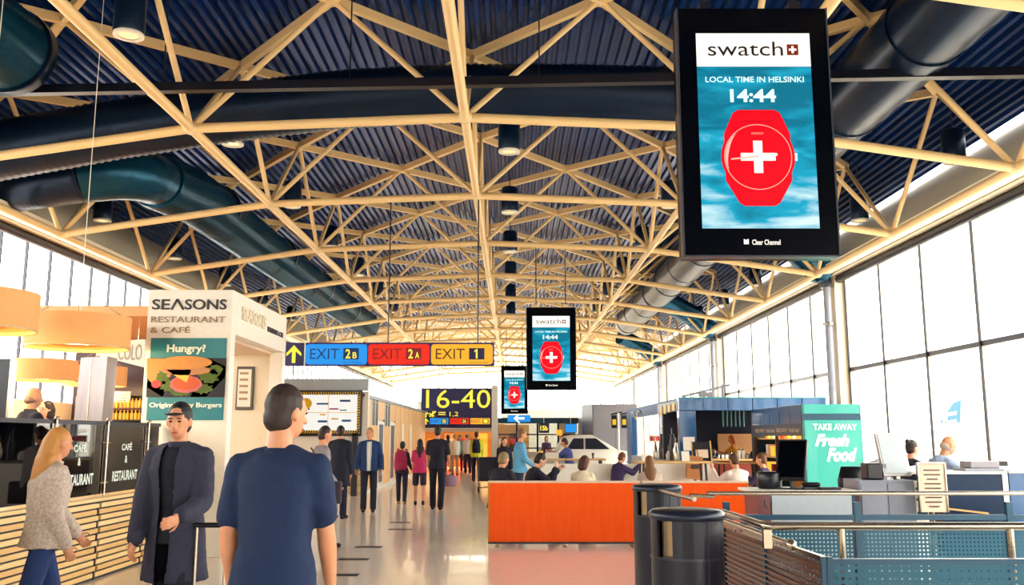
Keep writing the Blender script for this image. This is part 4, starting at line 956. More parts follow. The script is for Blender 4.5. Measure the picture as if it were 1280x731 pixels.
MB().plate([(x - .24, 22.6, 0), (x + .24, 22.6, 0), (x + .22, 22.85, at(0, 552, 22.8).z), (x - .22, 22.85, at(0, 552, 22.8).z)], (0, .03, 0)).build('board', m_black, t)
for s_ in (-1, 1): MB().beam((x + s_ * .25, 22.58, 0), (x + s_ * .23, 22.86, at(0, 552, 22.8).z + .02), .03, .03).build('side_rail', m_tabletop, t)
MB().plate([(x - .15, 22.76, 1.1), (x + .15, 22.76, 1.1), (x + .15, 22.8, 1.3), (x - .15, 22.8, 1.3)], (0, -.02, 0)).build('menu_sheet', m_pink, t)
x = at(869, 0, 20).x; t = thing('paper_bag', 'brown paper bag sign standing in front of the blue kiosk pillar', 'bag', (x, 20, .6))
MB().tube([(x, 20.1, 0), (x, 20.1, .75)], .03, 8).lathe((x, 20.1, 0), [(.2, 0), (.2, .02)], 16).build('stand', m_black, t)
MB().plate([(x - .2, 20, .72), (x + .14, 20, .68), (x + .16, 20, 1.18), (x - .17, 20, 1.22)], (0, .18, 0)).build('bag_body', mat('kraft paper', '#c8804a', .6), t); MB().tube([(x - .08, 20.02, 1.2), (x - .06, 20.02, 1.34), (x + .04, 20.02, 1.34), (x + .06, 20.02, 1.19)], .01, 6).build('handle', m_brown, t)
MB().box((x - .1, 19.985, .93), (x + .07, 20, 1.02)).build('print_mark', m_brown, t)
random.seed(5)
for k in range(12):
    px = 882 + k * 5.2; x = at(px, 0, YK + .3).x; h = random.choice((.12, .18, .25)); m = random.choice((m_white, m_paper, m_black, m_steel, m_lite))
    t = thing('canister', '%s container on the kiosk counter, %s from its left end' % ({.12: 'short', .18: 'medium', .25: 'tall'}[h], (ordn + ['tenth', 'eleventh', 'twelfth'])[k]), 'container', (x, YK + .3, 1.04), group='containers on the kiosk counter')
    MB().lathe((x, YK + .3, 1.04), [(.04, 0), (.045, h * .8), (.03, h * .9)], 12).build('body', m, t); MB().lathe((x, YK + .3, 1.04 + h * .9), [(.032, 0), (.03, .03)], 12).build('lid', m_black, t)
for k in range(8):
    y = YK + 1 + k * .62; h = .25 + .25 * ((k * 7) % 3); t = thing('bar_item', '%s cluttered item on the kiosk side bar, %s from the front corner' % (['white', 'silver', 'dark'][k % 3], ordn[k]), 'container', (x0 + .2, y, .95), group='items on the kiosk side bar')
    MB().lathe((x0 + .2, y, .95), [(.09, 0), (.1, h * .6), (.06, h * .8), (.06, h)], 12).build('body', [m_white, m_steel, m_black][k % 3], t); MB().tube([(x0 + .2, y, .95 + h), (x0 + .2, y + .1, .95 + h + .15)], .015, 6).build('spout', m_steel, t)
t = thing('open_sign', 'pinkish red letter panel above the kiosk side bar', 'sign', (x0 + 1, 30, 1.9)); p, q = at(812, 552, 31), at(831, 544, 31)
MB().box((p.x, 31, p.z), (q.x, 31.05, q.z)).build('board', m_pink, t); writing('lettering', 'RENKO', ((p.x + q.x) / 2, 30.99, (p.z + q.z) / 2), (q.x - p.x) * .9, .16, m_red, t, bold=.03) if False else None
for k in range(4): MB().box((p.x + .04 + k * .12, 30.98, p.z + .04), (p.x + .12 + k * .12, 31, q.z - .04)).build('red_letter_block', m_red, t)
MB().tube([((p.x + q.x) / 2, 31.02, 0), ((p.x + q.x) / 2, 31.02, p.z)], .02, 6).build('stand', m_steel, t)

# turquoise take away kiosk
YT = 18.0; xa, xb = at(1007, 0, YT).x, at(1079, 0, YT).x; zt_ = at(1040, 505, YT).z; zm1 = at(1040, 517, YT).z; zm0 = at(1040, 525, YT).z
t = thing('takeaway_kiosk', 'turquoise take away food kiosk with lit shelves on its left flank', 'kiosk', (xa, YT, 0))
MB().bbox((xa, YT, 0), (xb, YT + .15, zm0), .008).build('front_panel', m_turq, t); MB().box((xa, YT + .02, zm0), (xb, YT + .15, zm1)).build('dark_band', m_teal, t); MB().bbox((xa, YT, zm1), (xb, YT + .15, zt_), .008).build('top_band', m_turq, t)
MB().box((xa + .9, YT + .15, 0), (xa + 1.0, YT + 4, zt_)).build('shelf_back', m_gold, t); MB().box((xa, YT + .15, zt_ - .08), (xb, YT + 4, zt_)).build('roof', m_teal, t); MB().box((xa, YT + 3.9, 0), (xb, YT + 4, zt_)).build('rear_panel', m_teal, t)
for k in range(5): MB().bbox((xa - .01, YT + .16 + k * .75, zt_ - .38), (xa + .04, YT + .88 + k * .75, zt_), .006).build('fascia_panel', m_blue, t)
MB().box((xa - .005, YT + .16, zt_ - .62), (xa + .05, YT + 3.9, zt_ - .38)).build('menu_strip', m_navy, t)
writing('lettering', 'TAKE AWAY · Fresh Food · TAKE AWAY · Fresh Food', (xa - .008, YT + 2, zt_ - .5), 3.3, .09, m_pink, t, xd=(0, -1, 0), depth=.003)
def tk(body, x0_, y0_, x1_, y1_, m, bold, sh=0):
    p, q = at(x0_, y1_, YT), at(x1_, y0_, YT); writing('lettering', body, ((p.x + q.x) / 2, YT - .002, (p.z + q.z) / 2), q.x - p.x, q.z - p.z, m, t, depth=.006, bold=bold, shear=sh)
m_mint = mat('mint letters', '#e4fff6', .4)
tk('TAKE AWAY', 1016.5, 529.5, 1071, 537.5, m_mint, .03); tk('Fresh', 1018.5, 542.5, 1061, 558, m_mint, .05, .35); tk('Food', 1033.5, 559.5, 1071, 577, m_mint, .05, .35)
for k in range(4):
    z = .35 + k * .4; MB().box((xa + .1, YT + .2, z), (xa + .9, YT + 3.85, z + .03)).build('shelf_board', m_woodwall, t)
MB().box((xa + .1, YT + .2, 1.66), (xa + .16, YT + 3.8, 1.69)).build('shelf_lamp', glow('shelf tube glow', '#ffd890', 3), t)
for yy_ in (YT + .16, YT + 2, YT + 3.8): MB().box((xa, yy_, 0), (xa + .06, yy_ + .06, zt_ - .6)).build('shelf_post', m_brown, t)
for s_ in range(3):
    for k in range(9):
        y = YT + .4 + k * .38; z = .78 + .4 * s_ - .0; t2 = thing('food_pack', '%s food pack on shelf %s of the turquoise kiosk, %s from the front' % (['orange', 'white', 'yellow', 'red'][(k + s_) % 4], ['one', 'two', 'three'][s_], ordn[k]), 'package', (xa + .3, y, z), group='food packs in the turquoise kiosk')
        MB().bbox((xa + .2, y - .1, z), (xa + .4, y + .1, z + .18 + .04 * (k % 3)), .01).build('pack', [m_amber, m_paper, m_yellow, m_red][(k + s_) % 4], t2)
l = bpy.data.lights.new('shelf_light', 'AREA'); l.shape = 'RECTANGLE'; l.size = .1; l.size_y = 3.4; l.energy = 25; l.color = (1, .75, .4); lo = bpy.data.objects.new('shelf_light', l); col.objects.link(lo); lo.location = (xa + .3, YT + 2, 1.68)
# ================================================================ FOREGROUND RIGHT: bins, rails, desks
def bin_(x, y, lab, r=.245, h=1.14):
    t = thing('waste_bin', lab, 'bin', (x, y, 0))
    # the shell is open towards the hall: a slot in the upper left
    n = 48; a_s0, a_s1 = 205, 236
    mb = MB(); prof = [(r, .02), (r, .82)]
    mb.lathe((x, y, 0), [(r * .97, 0), (r, .03), (r, .82)], n).build('body', m_navy, t)
    pts = [math.radians(a_s1 + (360 - (a_s1 - a_s0)) * k / 40) for k in range(41)]
    mb = MB()
    for (ra, rb) in ((r, r - .02),):
        vs = []
        for a_ in pts:
            for rr, z in ((ra, .82), (ra, 1.07), (rb, 1.07), (rb, .82)): vs.append((x + rr * math.cos(a_), y + rr * math.sin(a_), z))
        m_ = len(pts); fs = [(i * 4 + j, i * 4 + (j + 1) % 4, (i + 1) * 4 + (j + 1) % 4, (i + 1) * 4 + j) for i in range(m_ - 1) for j in range(4)] + [(0, 1, 2, 3), ((m_ - 1) * 4 + 3, (m_ - 1) * 4 + 2, (m_ - 1) * 4 + 1, (m_ - 1) * 4)]
        mb.add(vs, fs, False)
    mb.build('hood', m_navy, t)
    MB().lathe((x, y, 1.065), [(r + .004, 0), (r + .012, .01), (r + .012, .045), (r * .95, .062), (r * .5, .072), (.01, .075)], n).build('lid', mat('satin navy lid', '#1c2438', .3, .3), t)
    MB().lathe((x, y, .8), [(r * .86, 0), (r * .86, .27)], n).build('inner_liner', m_steel, t)
    for a_ in (285, 292): MB().box((x + (r + .001) * math.cos(R(a_)) - .003, y + (r + .001) * math.sin(R(a_)) - .003, .03), (x + (r + .001) * math.cos(R(a_)) + .003, y + (r + .001) * math.sin(R(a_)) + .003, 1.06)).build('door_seam', m_black, t) if a_ == 292 else None
    MB().lathe((x, y, .82), [(r + .006, -.008), (r + .006, .008)], n, caps=False).build('rim', m_dgrey, t)
bin_(at(858, 640, 6.35).x, 6.35, 'nearest round dark waste bin with a slot, front of the pair')
bin_(at(821, 610, 9.6).x, 9.6, 'second round dark waste bin, behind the nearest one')

def perf(name, m, u0, hole):
    "perforated sheet: holes in a regular grid cut by transparency"
    mm = mat(name, m, .35, .3); t = mm.node_tree; b = t.nodes['Principled BSDF']; out = t.nodes['Material Output']
    tc = t.nodes.new('ShaderNodeTexCoord'); sc = t.nodes.new('ShaderNodeVectorMath'); sc.operation = 'SCALE'; sc.inputs['Scale'].default_value = 1 / u0
    fr = t.nodes.new('ShaderNodeVectorMath'); fr.operation = 'FRACTION'; sb = t.nodes.new('ShaderNodeVectorMath'); sb.operation = 'SUBTRACT'; sb.inputs[1].default_value = (.5, .5, .5)
    sp = t.nodes.new('ShaderNodeSeparateXYZ'); cb = t.nodes.new('ShaderNodeCombineXYZ'); ln = t.nodes.new('ShaderNodeVectorMath'); ln.operation = 'LENGTH'
    lt = t.nodes.new('ShaderNodeMath'); lt.operation = 'LESS_THAN'; lt.inputs[1].default_value = hole; tr = t.nodes.new('ShaderNodeBsdfTransparent'); mx = t.nodes.new('ShaderNodeMixShader')
    L = t.links.new; L(tc.outputs['UV'], sc.inputs[0]); L(sc.outputs[0], fr.inputs[0]); L(fr.outputs[0], sb.inputs[0]); L(sb.outputs[0], sp.inputs[0]); L(sp.outputs[0], cb.inputs[0]); L(sp.outputs[1], cb.inputs[1]); L(cb.outputs[0], ln.inputs[0])
    L(ln.outputs['Value'], lt.inputs[0]); L(lt.outputs[0], mx.inputs[0]); L(b.outputs[0], mx.inputs[1]); L(tr.outputs[0], mx.inputs[2]); L(mx.outputs[0], out.inputs[0]); return mm
p_near = perf('perforated teal sheet', '#0c4f66', .038, .25); p_brown = perf('perforated bronze sheet', '#6a4636', .030, .2)
def sheet(p0, p1, z0, z1, m, parent, name='perforated_panel'):
    p0, p1 = V(p0), V(p1); L = (p1 - p0).length; me = bpy.data.meshes.new(name); M = wm(parent).inverted(); nrm = (p1 - p0).cross(V((0, 0, 1))).normalized() * .003
    vs = [V((p0.x, p0.y, z0)), V((p1.x, p1.y, z0)), V((p1.x, p1.y, z1)), V((p0.x, p0.y, z1))]; me.from_pydata([tuple(M @ v) for v in vs], [], [(0, 1, 2, 3)])
    uv = me.uv_layers.new(name='UVMap')
    for i, c in enumerate(((0, 0), (L, 0), (L, z1 - z0), (0, z1 - z0))): uv.data[i].uv = c
    me.materials.append(m); o = bpy.data.objects.new(name, me); col.objects.link(o); o.parent = parent; return o
YA, YF = 5.35, 9.0; xs = 1.80
t = thing('guard_rail', 'nearest teal perforated guard with a thick steel handrail at the lower right', 'railing', (xs, YA, 0))
zt = at(1100, 698, YA).z
for k, (x0, x1) in enumerate(((xs + .03, 3.1), (3.14, 4.2))):
    sheet((x0, YA, 0), (x1, YA, 0), .08, zt - .02, p_near, t)
    MB().box((x0, YA - .02, zt - .03), (x1, YA + .02, zt)).build('top_frame', m_teal, t); MB().box((x0, YA - .02, .05), (x1, YA + .02, .08)).build('bottom_frame', m_teal, t)
MB().plate([(xs - .05, YA - .02, 0), (xs + .03, YA - .02, 0), (xs + .03, YA - .02, zt + .01), (xs + .0, YA - .02, zt + .01)], (0, .05, 0)).build('end_post', m_teal, t)
zr = at(1100, 657.5, YA + .35).z; yr = YA + .35
for x in (at(1046, 0, yr).x, at(1254, 0, yr).x, 4.1):
    MB().tube([(x, yr, 0), (x, yr, zr)], .02, 12).build('post', m_steel, t)
xk = at(953, 0, yr).x; hx, hy = at(903, 637, 6.75).x, 6.75
c = bend((4.3, yr, zr), (xk, yr, zr), (hx, hy, zr), .06)
MB().tube([(4.3, yr, zr)] + c + [(hx, hy, zr)], .024, 16).build('handrail', m_steel, t)
MB().box((xk - .02, yr - .02, zr - .13), (xk + .03, yr + .02, zr - .02)).build('bracket', m_steel, t)
# side guard running back along the walkway
t = thing('side_guard', 'bronze perforated side guard running back beside the bins with a ball ended rail', 'railing', (xs, 7, 0))
p1 = V((xs - .02, YA, 0)); p0 = V((at(903, 655, 7.3).x + .02, 7.3, 0)); zs_ = at(903, 655, 7.3).z
for a_, b_ in ((0, .48), (.5, 1)): sheet(p0.lerp(p1, a_), p0.lerp(p1, b_), .08, zs_ - .02, p_brown, t)
for q in (0, .49, 1): P_ = p0.lerp(p1, q); MB().box((P_.x - .015, P_.y - .015, 0), (P_.x + .015, P_.y + .015, zs_)).build('post', m_teal, t)
MB().beam(p0 + V((0, 0, zs_ - .01)), p1 + V((0, 0, zs_ - .01)), .03, .03).build('top_frame', m_steel, t)
e = at(989, 681, 5.75); s_ = at(904, 650, 7.2)
for k in range(22):
    z = .12 + k * .036; MB().beam(p0 + V((-.012, 0, z)), p1 + V((-.012, 0, z)), .008, .012).build('slat', mat('bronze slats', '#7a5240', .3, .5), t)
MB().tube([s_, e], .022, 14).build('side_rail', m_steel, t); MB().ell(e, (.034, .034, .034), n=18, m=12).build('ball_end', m_steel, t)
for q in (.2, .8): P_ = s_.lerp(e, q); MB().tube([P_, (P_.x, P_.y, zs_ - .02)], .01, 8).build('bracket', m_steel, t)
# far guard
t = thing('guard_rail', 'farther teal perforated guard with a thin steel handrail in front of the desks', 'railing', (2, YF, 0)); zt = at(1100, 643, YF).z; zm = at(1100, 660, YF).z
x0 = at(905, 0, YF).x; xsn = [x0, at(1066, 0, YF).x, at(1254, 0, YF).x, 6.4]
for a_, b_ in zip(xsn, xsn[1:]):
    sheet((a_ + .04, YF, 0), (b_ - .04, YF, 0), .1, zm - .02, p_near, t); MB().box((a_ + .03, YF - .02, zm - .02), (b_ - .03, YF + .02, zm + .01)).build('mid_frame', m_teal, t)
    MB().box((a_ + .03, YF - .02, zt - .05), (b_ - .03, YF + .02, zt)).build('top_frame', m_teal, t); MB().box((a_ + .03, YF - .015, zm + .03), (b_ - .03, YF + .015, zt - .07)).build('upper_slat', m_ductk, t)
for x in xsn: MB().box((x - .03, YF - .03, 0), (x + .03, YF + .03, zt + .12)).build('post', m_teal, t)
zr = at(1100, 616, YF).z; MB().tube([(at(880, 0, YF).x, YF - .05, zr), (6.6, YF - .05, zr)], .02, 12).build('handrail', m_steel, t)
q0 = at(822, 613, 9.35); MB().tube([q0, at(868, 624, 7.9)], .02, 12).build('corner_rail', m_steel, t)
q1, q2 = at(862, 619, 8.6), at(893, 620.5, 8.6); MB().tube([q1, q2], .02, 10).build('short_rail', m_steel, t)

# desks behind the guard
YD = 10.2; t = thing('service_desk', 'pale blue grey desk carrying the black monitor', 'desk', (3.4, YD, 0)); xa, xb = at(962, 0, YD).x, at(1061, 0, YD).x; zd = at(1000, 613, YD).z
MB().bbox((xa - .2, YD - .02, zd - .03), (xb + .12, YD + .7, zd), .006).build('desktop', m_white, t); MB().box((xa, YD, .1), (xb, YD + .03, zd - .03)).build('front_panel', m_grey2, t)
MB().box((xb - .0, YD, 0), (xb + .04, YD + .65, zd - .03)).build('side_panel', m_teal, t); MB().box((xa - .15, YD, 0), (xa - .02, YD + .6, zd - .03)).build('side_panel', mat('dull rose laminate', '#7c4a4c', .4), t)
MB().tube([(xa - .09, YD - .03, zd - .1), (xa - .09, YD - .05, zd - .16), (xa - .06, YD - .03, zd - .19)], .008, 6).build('bag_hook', m_black, t)
def monitor(x, y, z, w_, h, lab, m, tilt, yaw, back=False):
    t = thing('monitor', lab, 'monitor', (x, y, z), yaw)
    M = Matrix.Translation((0, 0, .1)) @ Matrix.Rotation(tilt, 4, 'X')
    MB().box((-w_ / 2, -.02, 0), (w_ / 2, .02, h), M).build('casing', m, t, local=True); MB().box((-w_ / 2 + .02, -.026, .03), (w_ / 2 - .02, -.02, h - .02), M).build('screen', m_gloss if not back else m_grey2, t, local=True)
    MB().box((-.03, .02, 0), (.03, .06, .25), M).build('neck', m_black, t, local=True); MB().bbox((-.14, -.08, 0), (.14, .14, .02), .006).build('base', m_black, t, local=True); MB().tube([(0, .03, .01), (0, .05, .14)], .02, 8).build('stem', m_black, t, local=True)
    return t
monitor(at(986, 0, 10.45).x, 10.45, zd, .34, .47, 'black monitor turned sideways on the pale desk', m_black, R(-18), R(-38))
x = at(963, 0, 10.5).x
t = thing('bucket_seat', 'low round black leather stool top left of the black monitor', 'stool', (x, 10.6, zd)); MB().lathe((x, 10.6, zd), [(.12, 0), (.135, .02), (.14, .17), (.125, .19), (.02, .195)], 28).build('cushion', m_black, t); MB().lathe((x, 10.6, zd), [(.142, .12), (.142, .13)], 28, caps=False).build('seam_ring', m_dgrey, t)
x = at(1013, 0, 10.4).x; t = thing('telephone', 'black desk telephone in front of the turquoise kiosk', 'telephone', (x, 10.4, zd)); MB().plate([(x - .1, 10.35, zd), (x + .1, 10.35, zd), (x + .1, 10.55, zd), (x - .1, 10.55, zd)], (0, 0, .03)).build('base', m_black, t); MB().cap((x - .09, 10.42, zd + .055), (x + .07, 10.4, zd + .055), .025, .025).build('handset', m_black, t)
MB().tube([V((x - .1 - .012 * k, 10.4 + .012 * math.sin(k * 2.2), zd + .02 + .012 * math.cos(k * 2.2))) for k in range(14)], .006, 6).build('cord', m_black, t)
x = at(1035, 0, 10.35).x; t = thing('keyboard', 'dark keyboard at the right end of the pale desk', 'keyboard', (x, 10.35, zd)); MB().bbox((x - .13, 10.28, zd), (x + .1, 10.45, zd + .02), .005).build('base', m_black, t)
mb = MB(); [mb.box((x - .12 + .018 * i, 10.29 + .03 * j, zd + .02), (x - .107 + .018 * i, 10.31 + .03 * j, zd + .028)) for i in range(12) for j in range(5)]; o = mb.build('keys', m_dgrey, t); o['kind'] = 'stuff'
YC2 = 10.5; t = thing('cabinet', 'grey side cabinet under the silver monitor', 'cabinet', (4.2, YC2, 0)); xa, xb = at(1071, 0, YC2).x, at(1140, 0, YC2).x; zc_ = at(1100, 600, YC2).z
MB().bbox((xa, YC2, 0), (xb, YC2 + .5, zc_), .008).build('body', m_grey, t); MB().box((xa + .02, YC2 - .012, .1), ((xa + xb) / 2 - .01, YC2, zc_ - .04)).build('door', m_grey, t); MB().box(((xa + xb) / 2 + .01, YC2 - .012, .1), (xb - .02, YC2, zc_ - .04)).build('door', m_grey, t)
MB().bbox((xb, YC2 + .0, 0), (xb + .14, YC2 + .4, zc_ - .02), .005).build('side_shelf', m_white, t)
for z in (.75, .9, 1.02): MB().box((xb + .01, YC2 - .006, z), (xb + .13, YC2, z + .03)).build('shelf_edge', m_teal, t)
monitor(at(1119, 0, 10.6).x, 10.6, zc_ - .06, .36, .5, 'silver backed monitor tilted on the grey cabinet', mat('silver plastic', '#a9a4a4', .35, .4), R(-14), R(14), True)
x = at(1093, 0, 10.62).x; t = thing('card_terminal', 'black box device beside the silver monitor', 'device', (x, 10.6, zc_)); MB().bbox((x - .13, 10.55, zc_), (x + .05, 10.75, zc_ + .19), .02).build('body', m_black, t); MB().box((x + .06, 10.56, zc_), (x + .1, 10.7, zc_ + .18)).build('side_cover', m_grey, t)
x = at(1063, 0, 11.2).x; t = thing('office_chair', 'black office chair back left of the grey cabinet', 'chair', (x, 11.2, 0))
MB().loft([((x, 11.2, .78), .1, .04), ((x, 11.2, .9), .17, .05), ((x, 11.2, 1.1), .18, .05), ((x, 11.2, 1.26), .13, .04)]).build('backrest', m_black, t); MB().bbox((x - .24, 10.9, .44), (x + .24, 11.18, .52), .03).build('seat', m_black, t); MB().tube([(x, 11.05, .05), (x, 11.05, .45)], .03).build('column', m_steel, t)
for k in range(5): MB().beam((x, 11.05, .06), (x + .26 * math.cos(k * 1.257), 11.05 + .26 * math.sin(k * 1.257), .03), .04, .03).build('leg', m_black, t)
t = thing('price_board', 'pinkish white printed price board hung on the dark counter', 'sign', (4.8, 10.3, .8)); a_, b_ = at(1152, 640, 10.35), at(1180, 579, 10.35)
MB().box((a_.x, 10.35, a_.z), (b_.x, 10.38, b_.z)).build('board', m_pink, t); MB().box((a_.x - .015, 10.34, a_.z), (a_.x, 10.39, b_.z + .01)).box((b_.x, 10.34, a_.z), (b_.x + .015, 10.39, b_.z + .01)).box((a_.x, 10.34, b_.z), (b_.x, 10.39, b_.z + .012)).build('frame', m_steel, t)
for k in range(9):
    z = b_.z - .08 - k * .05; ww = .09 - .03 * (k % 3 == 2); xm = (a_.x + b_.x) / 2; MB().box((xm - ww, 10.344, z), (xm + ww, 10.35, z + .012)).build('print_line', m_brown, t)
MB().tube([((a_.x + b_.x) / 2, 10.4, 0), ((a_.x + b_.x) / 2, 10.4, a_.z)], .02).build('stand', m_steel, t)
YQ = 10.6; t = thing('dark_counter', 'dark counter with a pale top where the bald man leans', 'counter', (5.2, YQ, 0)); a_, b_ = at(1178, 640, YQ), at(1252, 590, YQ); zq = at(1215, 589, YQ).z
MB().box((a_.x, YQ, .02), (b_.x, YQ + .5, zq - .03)).build('body', m_ductk, t); MB().bbox((a_.x - .35, YQ - .05, zq - .03), (b_.x + .02, YQ + .55, zq), .006).build('counter_top', m_white, t); MB().box((b_.x, YQ - .01, 0), (b_.x + .06, YQ + .5, zq)).build('end_panel', m_white, t)
MB().beam((a_.x + .07, YQ - .02, zq - .42), (b_.x - .2, YQ - .02, zq - .47), .015, .02).build('wooden_stick', m_tabletop, t)
t = thing('blue_counter', 'blue counter section at the right edge behind the guard', 'counter', (6, YQ, 0)); MB().box((b_.x + .08, YQ, 0), (b_.x + 1.3, YQ + .5, zq - .02)).build('body', m_blue, t); MB().bbox((b_.x + .07, YQ - .03, zq - .02), (b_.x + 1.32, YQ + .53, zq + .01), .006).build('counter_top', m_white, t)
x = at(1222, 0, YQ + .2).x; t = thing('laptop', 'closed grey device lying on the pale counter top', 'laptop', (x, YQ + .2, zq)); MB().bbox((x - .24, YQ + .05, zq), (x + .22, YQ + .35, zq + .03), .008).build('lower_case', m_grey, t); MB().bbox((x - .14, YQ + .12, zq + .03), (x + .2, YQ + .38, zq + .11), .01).build('upper_case', m_mgrey, t)
# aeroplane outside
t = thing('aeroplane', 'white and blue aeroplane tail standing outside beyond the window wall', 'aeroplane', (68, 150, -1)); YP2 = 150
def tp(px, py): return at(px, py, YP2)
MB().plate([tp(1148, 549), tp(1158, 541), tp(1193, 497), tp(1206, 492), tp(1204, 552)], (0, .5, 0)).build('tail_fin', mat('haze paled blue tail', '#a8cfe4', .4), t)  # outdoor haze put into the fin's blue by paling it
MB().plate([tp(1166, 541), tp(1192, 503), tp(1201, 500), tp(1199, 549), tp(1162, 547)], (0, -.1, 0)).build('tail_paint', m_blue, t)
for y in (516, 526): MB().plate([tp(1179, y + 5), tp(1182, y), tp(1195, y - 2), tp(1195, y + 2)], (0, -.2, 0)).build('tail_mark', m_white, t)
MB().plate([tp(1176, 540), tp(1179, 522), tp(1184, 520), tp(1181, 541)], (0, -.2, 0)).build('tail_mark', m_white, t)
bx = tp(1160, 560); MB().tube([V((bx.x - 8, YP2, 2.6)), V((bx.x, YP2, 2.4)), V((bx.x + 14, YP2, 2.2)), V((bx.x + 40, YP2, 2.2))], 2, 20, radii=[.3, 1.3, 2.0, 2.0]).build('fuselage', m_white, t)
for dx in (16, 34): MB().tube([(bx.x + dx, YP2, -1), (bx.x + dx, YP2, .4)], .25).build('landing_gear', m_grey, t)
# ================================================================ PEOPLE
tmpsc = bpy.data.scenes.new('tmp'); tmpsc.collection
def fused(name, mb, vox, m, parent, smooth=2, cut=None, fold=0, seed=0):
    me = mb.mesh(name); bm = bmesh.new(); bm.from_mesh(me); bmesh.ops.recalc_face_normals(bm, faces=bm.faces); bm.to_mesh(me); bm.free()
    o = bpy.data.objects.new(name, me); tmpsc.collection.objects.link(o)
    r = o.modifiers.new('r', 'REMESH'); r.mode = 'VOXEL'; r.voxel_size = vox; r.use_smooth_shade = True
    if smooth: s = o.modifiers.new('s', 'SMOOTH'); s.iterations = smooth; s.factor = .5
    vl = tmpsc.view_layers[0]; vl.update(); dg = vl.depsgraph; dg.update()
    me2 = bpy.data.meshes.new_from_object(o.evaluated_get(dg)); bpy.data.objects.remove(o); bpy.data.meshes.remove(me)
    if fold:
        nr = [v.normal.copy() for v in me2.vertices]
        for v, n_ in zip(me2.vertices, nr):
            p = v.co; q = noise.noise(V((p.x * 9 + seed, p.y * 9, p.z * 4.5))) + .5 * noise.noise(V((p.x * 17 + p.z * 9, p.y * 17 + seed, p.z * 14)))
            v.co = p + n_ * q * fold
    if cut:
        bm = bmesh.new(); bm.from_mesh(me2); bmesh.ops.delete(bm, geom=[f for f in bm.faces if cut(f.calc_center_median())], context='FACES'); bm.to_mesh(me2); bm.free()
    me2.polygons.foreach_set('use_smooth', [True] * len(me2.polygons))
    me2.materials.clear(); me2.materials.append(m); me2.name = name; ob = bpy.data.objects.new(name, me2); col.objects.link(ob); ob.parent = parent; return ob
FAB = {}
def fabric(h, h2=None, sc=12): return mat('fabric ' + h + (h2 or ''), h, .85, hex2=h2, nscale=sc, bump=.15)
